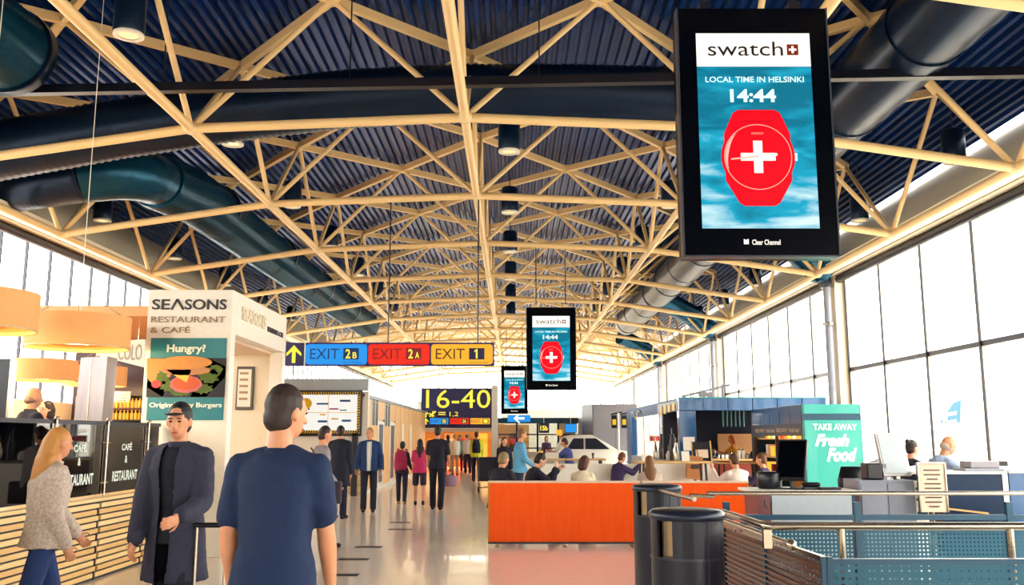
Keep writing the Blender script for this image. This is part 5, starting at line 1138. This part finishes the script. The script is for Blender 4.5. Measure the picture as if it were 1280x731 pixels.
def person(label, x, y, rz=0, h=1.75, fem=False, top='#222222', top2=None, kind='tee', legs='#1c2030', skin=m_skin, hair='short', hairc='#2a1c14', armL=(5, 6, 12), armR=(5, 6, 12), legL=(4, 6), legR=(-6, 4),
           lean=2, yaw=0, pitch=0, z=0, vox=.014, face=False, shoe='#1a1a20', openf=None, shirt='#e8e6e0', group=None, fold=.0, sneck=0, inw=8, shortlegs=False, seed=0):
    s = h / 1.75; t = thing('person', label, 'person', (x, y, z), rz, group)
    def D(a, b=0, side=1): return V((side * math.sin(R(b)), math.sin(R(a)) * math.cos(R(b)), -math.cos(R(a)) * math.cos(R(b))))
    Lt = V((0, math.sin(R(lean)), math.cos(R(lean)))); Lf = V((0, math.cos(R(lean)), -math.sin(R(lean))))
    hw = (.095 if fem else .09) * s; sw = (.15 if fem else .172) * s
    J = {}
    pel = V((0, 0, 0)); an = {}
    for sd_, (a, k) in ((-1, legL), (1, legR)):
        hp = V((sd_ * hw, 0, -.03 * s)); kn = hp + D(a, 1.5, sd_) * .43 * s; ak = kn + D(a - k, 0, sd_) * .41 * s; an[sd_] = (hp, kn, ak)
    base = min(an[-1][2].z, an[1][2].z); off = V((0, 0, .085 * s - base))
    pel += off; an = {k: tuple(p + off for p in v) for k, v in an.items()}
    def T(d): return pel + Lt * (d * s)
    neck = T(.53); Rh = Matrix.Rotation(R(yaw), 3, 'Z') @ Matrix.Rotation(R(-pitch - lean * .6), 3, 'X'); hc = neck + Lt * .055 * s + Rh @ V((0, .016, .100)) * s
    def H(px, py, pz): return hc + Rh @ V((px, py, pz)) * s
    arms = {}
    for sd_, (a, b, e) in ((-1, armL), (1, armR)):
        sh = T(.445) + V((sd_ * sw, 0, 0)); el = sh + D(a + lean, b, sd_) * .29 * s; fd = D(a + e, b, sd_) + V((-sd_ * math.sin(R(inw)), 0, 0)); fd.normalize(); wr_ = el + fd * .255 * s; arms[sd_] = (sh, el, wr_, fd)
    fm = 1 if fem else 0
    def torso(mb, g, low=-.1, hip=None, topd=.5):
        hip = hip or 0; f = .93 if fem else 1
        R_ = [(low, .155 + hip + .01 * fm, .11 + hip), (0, .165 + .008 * fm, .115), (.12, .142 - .012 * fm, .10), (.25, .153 - .01 * fm, .108 + .01 * fm), (.37, .17 * f, .115 + .012 * fm), (.45, .155 * f, .095), (topd, .075, .07)]
        mb.loft([(T(d), (rx + g) * s, (ry + g) * s) for d, rx, ry in R_], ay=Lf)
    # body
    b = MB(); torso(b, 0); b.cap(T(.42), neck + Lt * .07 * s, .06 * s, .052 * s)
    if not sneck: pass
    b.ell(H(0, 0, .01), (.073 * s, .092 * s, .108 * s), Rh); b.ell(H(0, .026, -.052), (.054 * s, .064 * s, .066 * s), Rh); b.cap(H(0, .092, .0), H(0, .106, -.03), .008 * s, .014 * s)
    for sd_ in (-1, 1):
        b.ell(H(sd_ * .076, -.004, -.008), (.010 * s, .019 * s, .031 * s), Rh); b.ell(H(sd_ * .028, .076, .024), (.024 * s, .012 * s, .008 * s), Rh)
        sh, el, wr_, fd = arms[sd_]; b.cap(sh - V((sd_ * .03 * s, 0, 0)), sh, .056 * s, .052 * s); b.cap(sh, el, .05 * s, .040 * s); b.cap(el, el.lerp(wr_, .3), .040 * s, .042 * s); b.cap(el.lerp(wr_, .3), wr_, .042 * s, .027 * s)
        hp, kn, ak = an[sd_]; b.cap(hp, kn, .083 * s, .054 * s); b.cap(kn, kn.lerp(ak, .35) - V((0, .012 * s, 0)), .052 * s, .054 * s); b.cap(kn.lerp(ak, .35) - V((0, .012 * s, 0)), ak, .053 * s, .036 * s)
        b.cap(ak + V((0, -.03 * s, -.03 * s)), ak + V((0, .13 * s, -.045 * s)), .036 * s, .026 * s)
        nn = V((-sd_, 0, 0)); nn = (nn - fd * nn.dot(fd)).normalized(); ff = fd.cross(nn) * (1 if sd_ < 0 else -1)
        if ff.y < 0 and abs(fd.y) < .9: ff = -ff
        PM = Matrix((nn, ff, fd)).transposed(); b.ell(wr_ + fd * .048 * s, (.016 * s, .038 * s, .055 * s), PM)
        fr = max(.0085 * s, vox * .62)
        for i, L in enumerate((.066, .074, .070, .055)):
            q0 = wr_ + fd * .085 * s + ff * (.030 - .020 * i) * s; q1 = q0 + (fd * .88 + nn * .35 + ff * (.12 - .07 * i)).normalized() * L * .55 * s; q2 = q1 + (fd * .6 + nn * .8).normalized() * L * .5 * s
            b.cap(q0, q1, fr, fr * .95, n=8); b.cap(q1, q2, fr * .95, fr * .85, n=8)
        q0 = wr_ + fd * .03 * s + ff * .028 * s; q1 = q0 + (fd * .7 + ff * .75 + nn * .2) * .042 * s; q2 = q1 + (fd * .95 + ff * .2 + nn * .4).normalized() * .034 * s; b.cap(q0, q1, fr * 1.25, fr * 1.1, n=8); b.cap(q1, q2, fr * 1.1, fr * .9, n=8)
    fused('body', b, vox, skin, t, 2)
    # trousers, skirt or shorts
    g = MB(); gl = .012
    if kind == 'dress':
        g.loft([(T(.1), .15 * s, .11 * s), (T(-.05), .18 * s, .13 * s), (T(-.3), .2 * s, .15 * s)])
    g.loft([(T(-.1), (.155 + gl) * s, (.112 + gl) * s), (T(0), (.155 + gl) * s, (.106 + gl) * s), (T(.05), (.14 + gl) * s, (.096 + gl) * s)], ay=Lf)
    for sd_ in (-1, 1):
        hp, kn, ak = an[sd_]; g.cap(hp.lerp(kn, .12), hp.lerp(kn, .8) if shortlegs else kn, (.080 + gl) * s, (.062 + gl + .015 * shortlegs) * s)
        if not shortlegs: g.cap(kn, ak + (ak - kn).normalized() * .0, (.060 + gl) * s, (.056 + gl - .012 * fm) * s)
    fused('skirt' if kind == 'dress' else 'trousers', g, max(vox, .012), fabric(legs), t, 2, fold=fold * .8, seed=seed + 3)
    # shoes
    for sd_ in (-1, 1):
        ak = an[sd_][2]; g = MB(); g.cap(ak + V((0, -.045 * s, -.048 * s)), ak + V((0, .06 * s, -.045 * s)), .042 * s, .042 * s); g.cap(ak + V((0, .06 * s, -.045 * s)), ak + V((0, .15 * s, -.052 * s)), .042 * s, .034 * s, sx=1.15); g.cap(ak, ak + V((0, -.02, -.03)) * s, .045 * s, .04 * s)
        fused('shoe', g, max(vox, .012), fabric(shoe), t, 1)
    # top garment
    coat = kind in ('jacket', 'coat'); gr = .03 if coat else .018; low = {'coat': -.34, 'jacket': -.1, 'tee': -.1, 'shirt': -.1, 'dress': -.02, 'sleeveless': -.08}[kind]
    def garment(gr, low, sleeve, m, name, cut=None, foldx=fold):
        g = MB(); hipx = .04 if low < -.2 else .024
        torso(g, gr, low, hipx, .515 if kind != 'tee' else .505)
        for sd_ in (-1, 1):
            sh, el, wr_, fd = arms[sd_]; g.cap(T(.485) + V((sd_ * .05 * s, 0, 0)), sh, (.038 + gr) * s, (.042 + gr) * s)
            if sleeve > 0:
                g.cap(sh, sh.lerp(el, min(1, sleeve)), (.046 + gr) * s, (.040 + gr + (.010 if sleeve < 1 else 0)) * s)
                if sleeve > 1: g.cap(el, el.lerp(wr_, min(1, sleeve - 1)), (.042 + gr * .9) * s, (.032 + gr * .8) * s)
        return fused(name, g, max(vox, .011), m, t, 2, cut, foldx, seed)
    if coat:
        if openf:
            garment(.012, -.1, 0, fabric(shirt), 'shirt', foldx=0)
            zz = T(0).z; garment(gr, low, 1.95, fabric(top, top2), 'jacket', cut=lambda c: abs(c.x) < openf + .02 * (c.z - zz) and c.y > 0.02)
        else: garment(gr, low, 1.95, fabric(top, top2), 'jacket')
        g = MB(); g.lathe(neck - Lt * .03 * s, [(.068 * s, 0), (.072 * s, .045 * s), (.062 * s, .05 * s)], 20, ax=Lt, caps=False); g.build('collar', fabric(top, top2), t, local=True)
    else:
        garment(gr, low, {'tee': .72, 'shirt': 1.93, 'dress': .6, 'sleeveless': 0}[kind], fabric(top, top2), 'shirt')
        g = MB(); g.lathe(neck - Lt * .025 * s, [(.072 * s, 0), (.066 * s, .02 * s), (.060 * s, .02 * s)], 20, ax=Lt, caps=False); g.build('collar', fabric(top, top2), t, local=True)
    # hair
    g = MB(); m_h = mat('hair ' + hairc, hairc, .6, hex2=None, scale=(20, 20, 3), nscale=6, bump=.3)
    if hair == 'bald': g.ell(H(0, -.022, -.03), (.077 * s, .085 * s, .055 * s), Rh)
    else:
        g.ell(H(0, -.014, .028), (.081 * s, .094 * s, .102 * s), Rh); g.ell(H(0, -.035, -.025), (.072 * s, .072 * s, .075 * s), Rh)
        if hair == 'long': g.cap(H(0, -.05, 0), H(0, -.075, -.13), .078 * s, .075 * s, 1.1); g.cap(H(0, -.075, -.13), T(.33) - Lf * .1 * s, .075 * s, .05 * s, 1.5)
        if hair == 'bob': g.cap(H(0, -.035, .0), H(0, -.04, -.09), .085 * s, .078 * s, 1.1)
        if hair == 'bun': g.ell(H(0, -.09, .085), (.038 * s,) * 3)
        if hair == 'tail': g.cap(H(0, -.09, .04), H(0, -.15, -.1), .03 * s, .015 * s)
    hz = Rh.inverted()
    fused('cap' if hair == 'cap' else 'hair', g, max(vox * .8, .008), m_h, t, 1, fold=.006 if vox < .012 else 0)
    if hair == 'cap': MB().ell(H(0, .1, .055), (.062 * s, .06 * s, .008 * s), Rh).build('cap_brim', m_h, t, local=True)
    if face:
        for sd_ in (-1, 1):
            MB().ell(H(sd_ * .028, .083, .006), (.012 * s, .006 * s, .006 * s), Rh).build('eye', m_eye, t, local=True); MB().ell(H(sd_ * .029, .089, .026), (.018 * s, .005 * s, .004 * s), Rh).build('eyebrow', m_h, t, local=True)
        MB().ell(H(0, .088, -.066), (.022 * s, .007 * s, .006 * s), Rh).build('mouth', m_lip, t, local=True)
    t['_n'] = 1; del t['_n']
    return t, dict(T=T, arms=arms, H=H, s=s, Lf=Lf, an=an)
def Wp(t, p): return Matrix.Translation(t.location) @ Matrix.Rotation(t.rotation_euler.z, 4, 'Z') @ V(p)
def backpack(t, K, label, c1, c2, big=1):
    s = K['s']; p = Wp(t, K['T'](.28) - K['Lf'] * .21 * s); rz = t.rotation_euler.z
    b = thing('backpack', label, 'backpack', p, rz); g = MB()
    g.loft([((0, 0, -.24 * big), .12, .06), ((0, 0, -.2 * big), .155 * big, .095), ((0, 0, .05), .15 * big, .10), ((0, 0, .18 * big), .12 * big, .08), ((0, .01, .24 * big), .07, .05)]); g.build('bag_body', fabric(c1, c2), b, local=True)
    g = MB(); g.loft([((0, -.08, -.19), .09, .035), ((0, -.1, -.1), .11, .04), ((0, -.09, -.02), .1, .03)]); g.build('front_pocket', fabric(c1, c2), b, local=True)
    for sd_ in (-1, 1): MB().tube([(sd_ * .09, .06, .2), (sd_ * .1, .14, .26), (sd_ * .1, .25, .24), (sd_ * .11, .33, .1), (sd_ * .12, .3, -.05), (sd_ * .13, .1, -.17)], .018, 8).build('strap', fabric(c1), b, local=True)
    return b
PI = math.pi
# foreground
p1, k1 = person('long haired blonde woman in a white patterned cardigan and blue jeans by the pine counter', at(62, 0, 6.9).x, 6.9, R(-50), 1.70, True, '#efe2d4', '#8c7468', 'jacket', '#1c3870', m_skin, 'long', '#c88a44', (14, 7, 26), (-6, 6, 30), (16, 10), (-14, 8), 4, 10, 4, vox=.009, face=True, fold=.007, seed=1, openf=None)
p2, k2 = person('older man in a dark cap and long black coat walking towards the camera', at(226, 0, 6.5).x, 6.5, R(168), 1.86, False, '#22243a', '#32344a', 'coat', '#0e1226', m_skin, 'cap', '#16181f', (4, 7, 70), (8, 6, 14), (12, 8), (-10, 10), 2, 14, 6, vox=.009, face=True, fold=.009, seed=5, openf=.05, shirt='#0a0e20')
p3, k3 = person('tall man in a navy t-shirt seen from behind, nearest to the camera', at(347, 0, 4.3).x, 4.3, R(-8), 1.87, False, '#092750', '#071f44', 'tee', '#b09a80', m_skin, 'short', '#2c1c18', (-8, 7, 22), (10, 6, 14), (14, 8), (-10, 6), 3, -32, 4, vox=.0085, face=True, fold=.010, seed=9)
p4, k4 = person('man in a grey plaid shirt walking just behind the navy t-shirt man', at(399, 0, 13.5).x, 13.5, R(-60), 1.80, False, '#6c6878', '#a8a0a4', 'shirt', '#2c2c40', m_skin, 'short', '#2a1a14', (20, 6, 20), (-10, 6, 30), (18, 6), (-16, 12), 5, 0, 8, vox=.011, face=True, fold=.007, seed=11)
# standing and walking group
p5, k5 = person('man in a dark suit with his back turned under the notice board', at(425, 0, 18.5).x, 18.5, R(-15), 1.83, False, '#10142c', None, 'coat', '#10142a', m_skin, 'short', '#2a1a16', (3, 6, 14), (3, 6, 14), (0, 0), (0, 0), 1, 25, 8, vox=.013, fold=.006, seed=13)
p6, k6 = person('man in a blue jacket and white shirt standing with hands in his pockets', at(462, 0, 20.2).x, 20.2, R(186), 1.80, False, '#12386c', '#0e2c58', 'jacket', '#10142a', m_skin, 'short', '#a8824c', (-12, 14, 40), (-12, 14, 40), (0, 0), (2, 2), 0, -18, 0, vox=.012, face=True, openf=.045, fold=.006, seed=15)
p7, k7 = person('small woman with a dark bun carrying a pink backpack', at(503, 0, 22.5).x, 22.5, R(-6), 1.50, True, '#3a2238', None, 'shirt', '#151c3a', m_skin, 'bun', '#1c1214', (4, 8, 20), (8, 10, 50), (8, 4), (-4, 6), 2, 0, 0, vox=.014, fold=.004, seed=17, shoe='#b08a6c')
backpack(p7, k7, 'crumpled pink backpack on the small woman with a bun', '#c02a5c', '#7c1c3c')
p8, k8 = person('dark haired woman in a pink top and dark shorts beside the man in black', at(525, 0, 22.0).x - .02, 22.2, R(4), 1.56, True, '#d0306a', '#b42458', 'tee', '#241c38', m_skin, 'long', '#181014', (3, 6, 20), (3, 6, 60), (8, 4), (-8, 6), 2, 10, 0, vox=.014, fold=.004, seed=19, shortlegs=True)
p9, k9 = person('tall man dressed all in black walking away with a bag', at(546, 0, 20.6).x, 20.8, R(-4), 1.86, False, '#12122a', None, 'tee', '#10132c', m_skin, 'short', '#20140f', (4, 8, 20), (6, 10, 30), (10, 5), (-8, 8), 2, 0, 0, vox=.013, fold=.006, seed=21)
w_ = Wp(p9, k9['arms'][1][2]); t = thing('shoulder_bag', 'small grey and pink bag in the hand of the man in black', 'bag', (w_.x + .02, w_.y, w_.z - .4)); q = (w_.x + .02, w_.y, w_.z)
MB().loft([((q[0], q[1], q[2] - .46), .12, .06), ((q[0], q[1], q[2] - .4), .17, .09), ((q[0], q[1], q[2] - .25), .15, .07), ((q[0], q[1], q[2] - .2), .1, .04)]).build('bag_body', fabric('#8c7c98', '#c090a0'), t); MB().tube([(q[0] - .1, q[1], q[2] - .22), (q[0] - .04, q[1], q[2] - .1), (q[0] + .04, q[1], q[2] - .1), (q[0] + .1, q[1], q[2] - .22)], .008, 6).build('handle', m_black, t)
w_ = Wp(p2, k2['arms'][-1][2]); x, y = at(268, 0, 6.35).x, 6.3
t = thing('suitcase', 'black and magenta suitcase with a long pull handle beside the man in the black coat', 'suitcase', (x, y, 0)); MB().bbox((x - .2, y - .12, .05), (x + .2, y + .12, .60), .05).build('shell', fabric('#14142a'), t); MB().bbox((x - .15, y - .145, .12), (x + .15, y - .11, .5), .015).build('front_pocket', fabric('#a01468'), t)
for sx in (-.1, .1): MB().tube([(x + sx, y + .08, .58), (x + sx, y + .08, 1.02)], .01, 8).build('handle_rod', m_steel, t)
MB().tube([(x - .12, y + .08, 1.02), (x + .12, y + .08, 1.02)], .018, 10).build('handle_grip', m_black, t)
for sx in (-.15, .15): MB().lathe((x + sx, y, .045), [(.04, -.015), (.045, 0), (.04, .015)], 14, ax=(1, 0, 0)).build('wheel', m_black, t)
w_ = Wp(p4, (0, -.15, 1.1)); t = thing('laptop_bag', 'dark grey bag hanging behind the man in the plaid shirt', 'bag', (w_.x + .28, w_.y, .75)); MB().bbox((w_.x + .14, w_.y - .1, .66), (w_.x + .5, w_.y + .02, .98), .03).build('bag_body', fabric('#3c3444'), t); MB().tube([(w_.x + .16, w_.y - .04, .96), (w_.x + .1, w_.y, 1.35), (w_.x + .02, w_.y + .02, 1.46)], .012, 8).build('strap', m_black, t)
# distant walkers at the doorway
for args in (('blond person in a pale shirt and tan trousers walking near the far doorway', 568.5, 39, R(10), 1.72, '#e8dcc8', '#b88c6c', '#b87c3c', 'short'),
             ('person in a white shirt and dark trousers before the golden shop', 585, 41, R(0), 1.74, '#f0e8ec', '#241c3c', '#a08078', 'short'),
             ('person in dark clothes at the left end of the far doorway', 560, 43, R(30), 1.7, '#3a1c28', '#1c1428', '#241410', 'bob'),
             ('person in a teal top inside the far doorway behind the blond one', 574.5, 43.2, R(180), 1.68, '#5ca8a0', '#2c2438', '#20140f', 'long'),
             ('person in dark red near the till of the golden shop', 583, 47.5, R(20), 1.72, '#5c1820', '#1c1428', '#1c120f', 'short')):
    person(args[0], at(args[1], 0, args[2]).x, args[2], args[3], args[4], False, args[5], None, 'shirt', args[6], m_skin, args[8], args[7], vox=.022, group=None)
pb, kb = person('man in a yellow top with a black backpack pushing a trolley near the far doorway', at(596, 0, 33).x - .03, 33.5, R(0), 1.80, False, '#e6e02c', None, 'shirt', '#161b38', m_skin, 'short', '#2a1812', (10, 6, 30), (10, 6, 30), (10, 4), (-8, 8), 3, vox=.018)
backpack(pb, kb, 'black backpack on the man in the yellow top', '#14182c', None)
x, y = at(611, 0, 27).x, 27.0; t = thing('luggage_trolley', 'dark loaded luggage trolley standing left of the orange screen', 'trolley', (x, y, 0))
MB().bbox((x - .3, y, .32), (x + .32, y + .5, 1.02), .05).build('load', m_navy, t); MB().tube([(x - .34, y, .1), (x - .34, y, .98), (x - .34, y + .3, 1.05)], .02, 8).build('frame_tube', m_steel, t); MB().tube([(x - .34, y, .12), (x + .3, y, .2)], .02, 8).build('frame_tube', m_steel, t)
for sx, yy_ in ((-.3, 0), (.25, 0), (-.3, .5), (.25, .5)): MB().lathe((x + sx, y + yy_, .08), [(.07, -.015), (.08, 0), (.07, .015)], 14, ax=(1, 0, 0)).build('wheel', m_black, t)
# seated guests behind the orange screens: thighs forward, shins down
SIT = dict(legL=(84, 84), legR=(84, 84))
person('grey blond man in a dark jacket seated at the left end of the orange screen', at(624, 0, 14.9).x, 14.85, R(-35), 1.76, False, '#14182c', None, 'jacket', '#14182a', m_skin, 'short', '#8c7850', (20, 8, 60), (20, 8, 60), lean=8, vox=.013, yaw=-5, pitch=12, fold=.005, face=True, **SIT)
pp, kk = person('dark haired young man in a black jacket seated with his hand at his chin', at(661, 0, 15.3).x, 15.5, R(-75), 1.76, False, '#10142c', None, 'jacket', '#14182a', m_skin3, 'short', '#1c120f', (50, 4, 80), (40, 4, 125), lean=14, vox=.012, yaw=0, pitch=22, face=True, fold=.005, **SIT)
person('brown haired woman in a cream top seated with her back to the orange screen', at(727, 0, 15.4).x, 15.4, R(-15), 1.68, True, '#efe4c4', None, 'shirt', '#2a2a3c', m_skin, 'bob', '#4a2814', (30, 8, 70), (30, 8, 70), lean=10, pitch=14, yaw=-30, vox=.013, face=True, fold=.005, **SIT)
person('woman with long light brown hair seated behind the bins', at(812, 0, 15.5).x, 15.5, R(0), 1.66, True, '#c8b8a8', None, 'shirt', '#2a2a3c', m_skin, 'long', '#7a5028', (30, 8, 70), (30, 8, 70), lean=4, vox=.013, fold=.005, **SIT)
person('short brown haired man in a pale shirt seated right of the kiosk easel', at(923, 0, 15.6).x, 15.6, R(20), 1.72, False, '#f0e0d4', None, 'shirt', '#2a2a3c', m_skin, 'short', '#4c2c14', (50, 12, 100), (40, 8, 80), lean=10, pitch=14, vox=.013, fold=.005, **SIT)
person('dark haired guest seated just left of the black monitor', at(958, 0, 16.6).x, 16.6, R(60), 1.7, True, '#2c2440', None, 'shirt', '#2a2a3c', m_skin, 'bun', '#5c3414', (40, 8, 80), (40, 8, 80), lean=8, vox=.014, **SIT)
pp, kk = person('balding man in a light blue shirt standing in profile behind the seated men', at(649, 0, 19.5).x, 19.5, R(-80), 1.78, False, '#6cb4dc', '#4c94c4', 'shirt', '#1c2444', m_skin, 'short', '#7c5c3c', (6, 6, 20), (12, 6, 40), lean=3, pitch=6, vox=.013, face=True, fold=.005)
person('man in a violet blue shirt seated at the high table facing left', at(713, 0, 25.5).x, 25.6, R(70), 1.76, False, '#4c5ca4', '#3c4888', 'shirt', '#1c2444', m_skin, 'short', '#3c2014', (40, 6, 80), (40, 6, 80), lean=12, pitch=10, vox=.015, z=.22, **SIT)
x = at(713, 0, 25.5).x; t = thing('bar_stool', 'dark bar stool under the man in violet blue at the high table', 'stool', (x, 25.6, 0)); MB().lathe((x, 25.6, 0), [(.2, 0), (.2, .02), (.03, .04), (.03, .54), (.17, .56), (.18, .6), (.16, .61)], 20).build('frame', m_black, t)
person('person in a black jacket with dark hair behind the standing man', at(630, 0, 24).x, 24, R(200), 1.6, True, '#14142a', None, 'jacket', '#14182a', m_skin, 'long', '#15100f', vox=.017)
person('dark haired woman seated at the left of the high birch table', at(770, 0, 20).x, 20.2, R(-60), 1.66, True, '#3c2c5c', None, 'jacket', '#1c2444', m_skin, 'short', '#6c3418', (50, 6, 80), (50, 6, 80), lean=14, pitch=16, vox=.015, z=.0, **SIT)
person('small seated child in pale yellow beside the brown haired woman', at(757, 0, 20).x - .1, 21.6, R(120), 1.25, False, '#f0dc7c', None, 'tee', '#2c2444', m_skin, 'short', '#6c4420', (40, 6, 60), (40, 6, 60), vox=.014, z=.0, **SIT)
person('tiny far figure in dark clothes at the partition counter', at(703, 0, 39.6).x, 39.6, R(180), 1.66, False, '#24203c', None, 'shirt', '#14182a', m_skin, 'short', '#20140f', vox=.022)
person('second far figure in purple at the partition beside the grey booth', at(683, 0, 39).x, 39, R(180), 1.64, True, '#5c3c6c', None, 'shirt', '#14182a', m_skin, 'bob', '#20140f', vox=.022)
person('kiosk server in a yellow top and orange headscarf working behind the counter', at(921, 0, 25.2).x, 25.4, R(65), 1.66, True, '#e89a14', '#d08410', 'tee', '#14182a', m_skin2, 'bob', '#c8641c', (45, 6, 60), (35, 6, 70), lean=6, pitch=10, vox=.014, fold=.004)
# right side, by the window
pp, kk = person('bald man in a light blue shirt leaning on the counter with a phone', at(1163, 0, 11.4).x, 11.5, R(-82), 1.78, False, '#b4c4e0', '#8ca0c8', 'shirt', '#2c3450', m_skin, 'bald', '#b8a898', (48, 8, 50), (44, 6, 60), lean=24, pitch=8, vox=.010, face=True, fold=.008, z=.3, seed=31, **SIT)
w_ = Wp(pp, kk['arms'][1][2] + kk['arms'][1][3] * .1); t = thing('phone', 'small dark phone held up by the bald man', 'phone', (w_.x, w_.y, w_.z)); MB().bbox((w_.x - .02, w_.y - .07, w_.z - .01), (w_.x + .1, w_.y + .01, w_.z + .05), .006).build('phone_case', m_black, t); MB().box((w_.x - .01, w_.y - .06, w_.z + .05), (w_.x + .09, w_.y, w_.z + .052)).build('phone_screen', m_gloss, t)
MB_x = Wp(pp, (0, 0, 0)); t = thing('bar_stool', 'dark bar stool under the bald man in light blue', 'stool', (MB_x.x, MB_x.y, 0)); MB().lathe((MB_x.x, MB_x.y, 0), [(.2, 0), (.2, .02), (.03, .04), (.03, .64), (.17, .66), (.18, .7), (.16, .71)], 24).build('frame', m_black, t)
pp, kk = person('dark haired woman in black seated behind the bald man', at(1134, 0, 13).x, 13.0, R(-70), 1.68, True, '#14182c', None, 'shirt', '#14182a', m_skin, 'bun', '#241410', (40, 6, 60), (40, 6, 60), lean=6, pitch=4, vox=.012, fold=.006, z=.26, seed=33, **SIT)
t = thing('bar_stool', 'dark bar stool under the woman in black near the window', 'stool', (pp.location.x, 13, 0)); MB().lathe((pp.location.x, 13, 0), [(.2, 0), (.2, .02), (.03, .04), (.03, .58), (.17, .6), (.18, .64), (.16, .65)], 24).build('frame', m_black, t)
pp, kk = person('hunched brown haired man in a white shirt left of the silver monitor', at(1083, 0, 12.4).x, 12.4, R(-65), 1.76, False, '#e4e4ee', '#b8bcd4', 'shirt', '#3c4460', m_skin, 'short', '#8c6c4c', (40, 6, 60), (40, 6, 60), lean=38, pitch=28, vox=.011, fold=.008, z=.3, seed=35, **SIT)
t = thing('bar_stool', 'dark bar stool under the hunched man in white', 'stool', (pp.location.x, 12.4, 0)); MB().lathe((pp.location.x, 12.4, 0), [(.2, 0), (.2, .02), (.03, .04), (.03, .62), (.17, .64), (.18, .68), (.16, .69)], 24).build('frame', m_black, t)
# inside the restaurant
pp, kk = person('bald man in a black jacket inside the restaurant, seen from behind', at(36, 500, 10.5).x, 10.5, R(-40), 1.76, False, '#12122a', None, 'jacket', '#14182a', m_skin, 'bald', '#a08070', (20, 6, 40), (20, 6, 40), lean=3, vox=.011, fold=.006, z=.42, seed=41)
pp, kk = person('smiling woman with curly dark hair facing out inside the restaurant', at(64, 500, 12.1).x, 12.1, R(155), 1.66, True, '#f0e4d8', None, 'shirt', '#14182a', m_skin3, 'bob', '#241410', lean=4, vox=.011, z=.42, face=True, seed=43)
t = thing('restaurant_platform', 'low raised wooden restaurant floor behind the counter', 'platform', (-8, 14, 0)); MB().box((XL + .1, 3.2, 0), (-5.33, 21.45, .42)).build('platform_deck', m_woodwall, t)
if 'tmpsc' in globals(): bpy.data.scenes.remove(tmpsc)
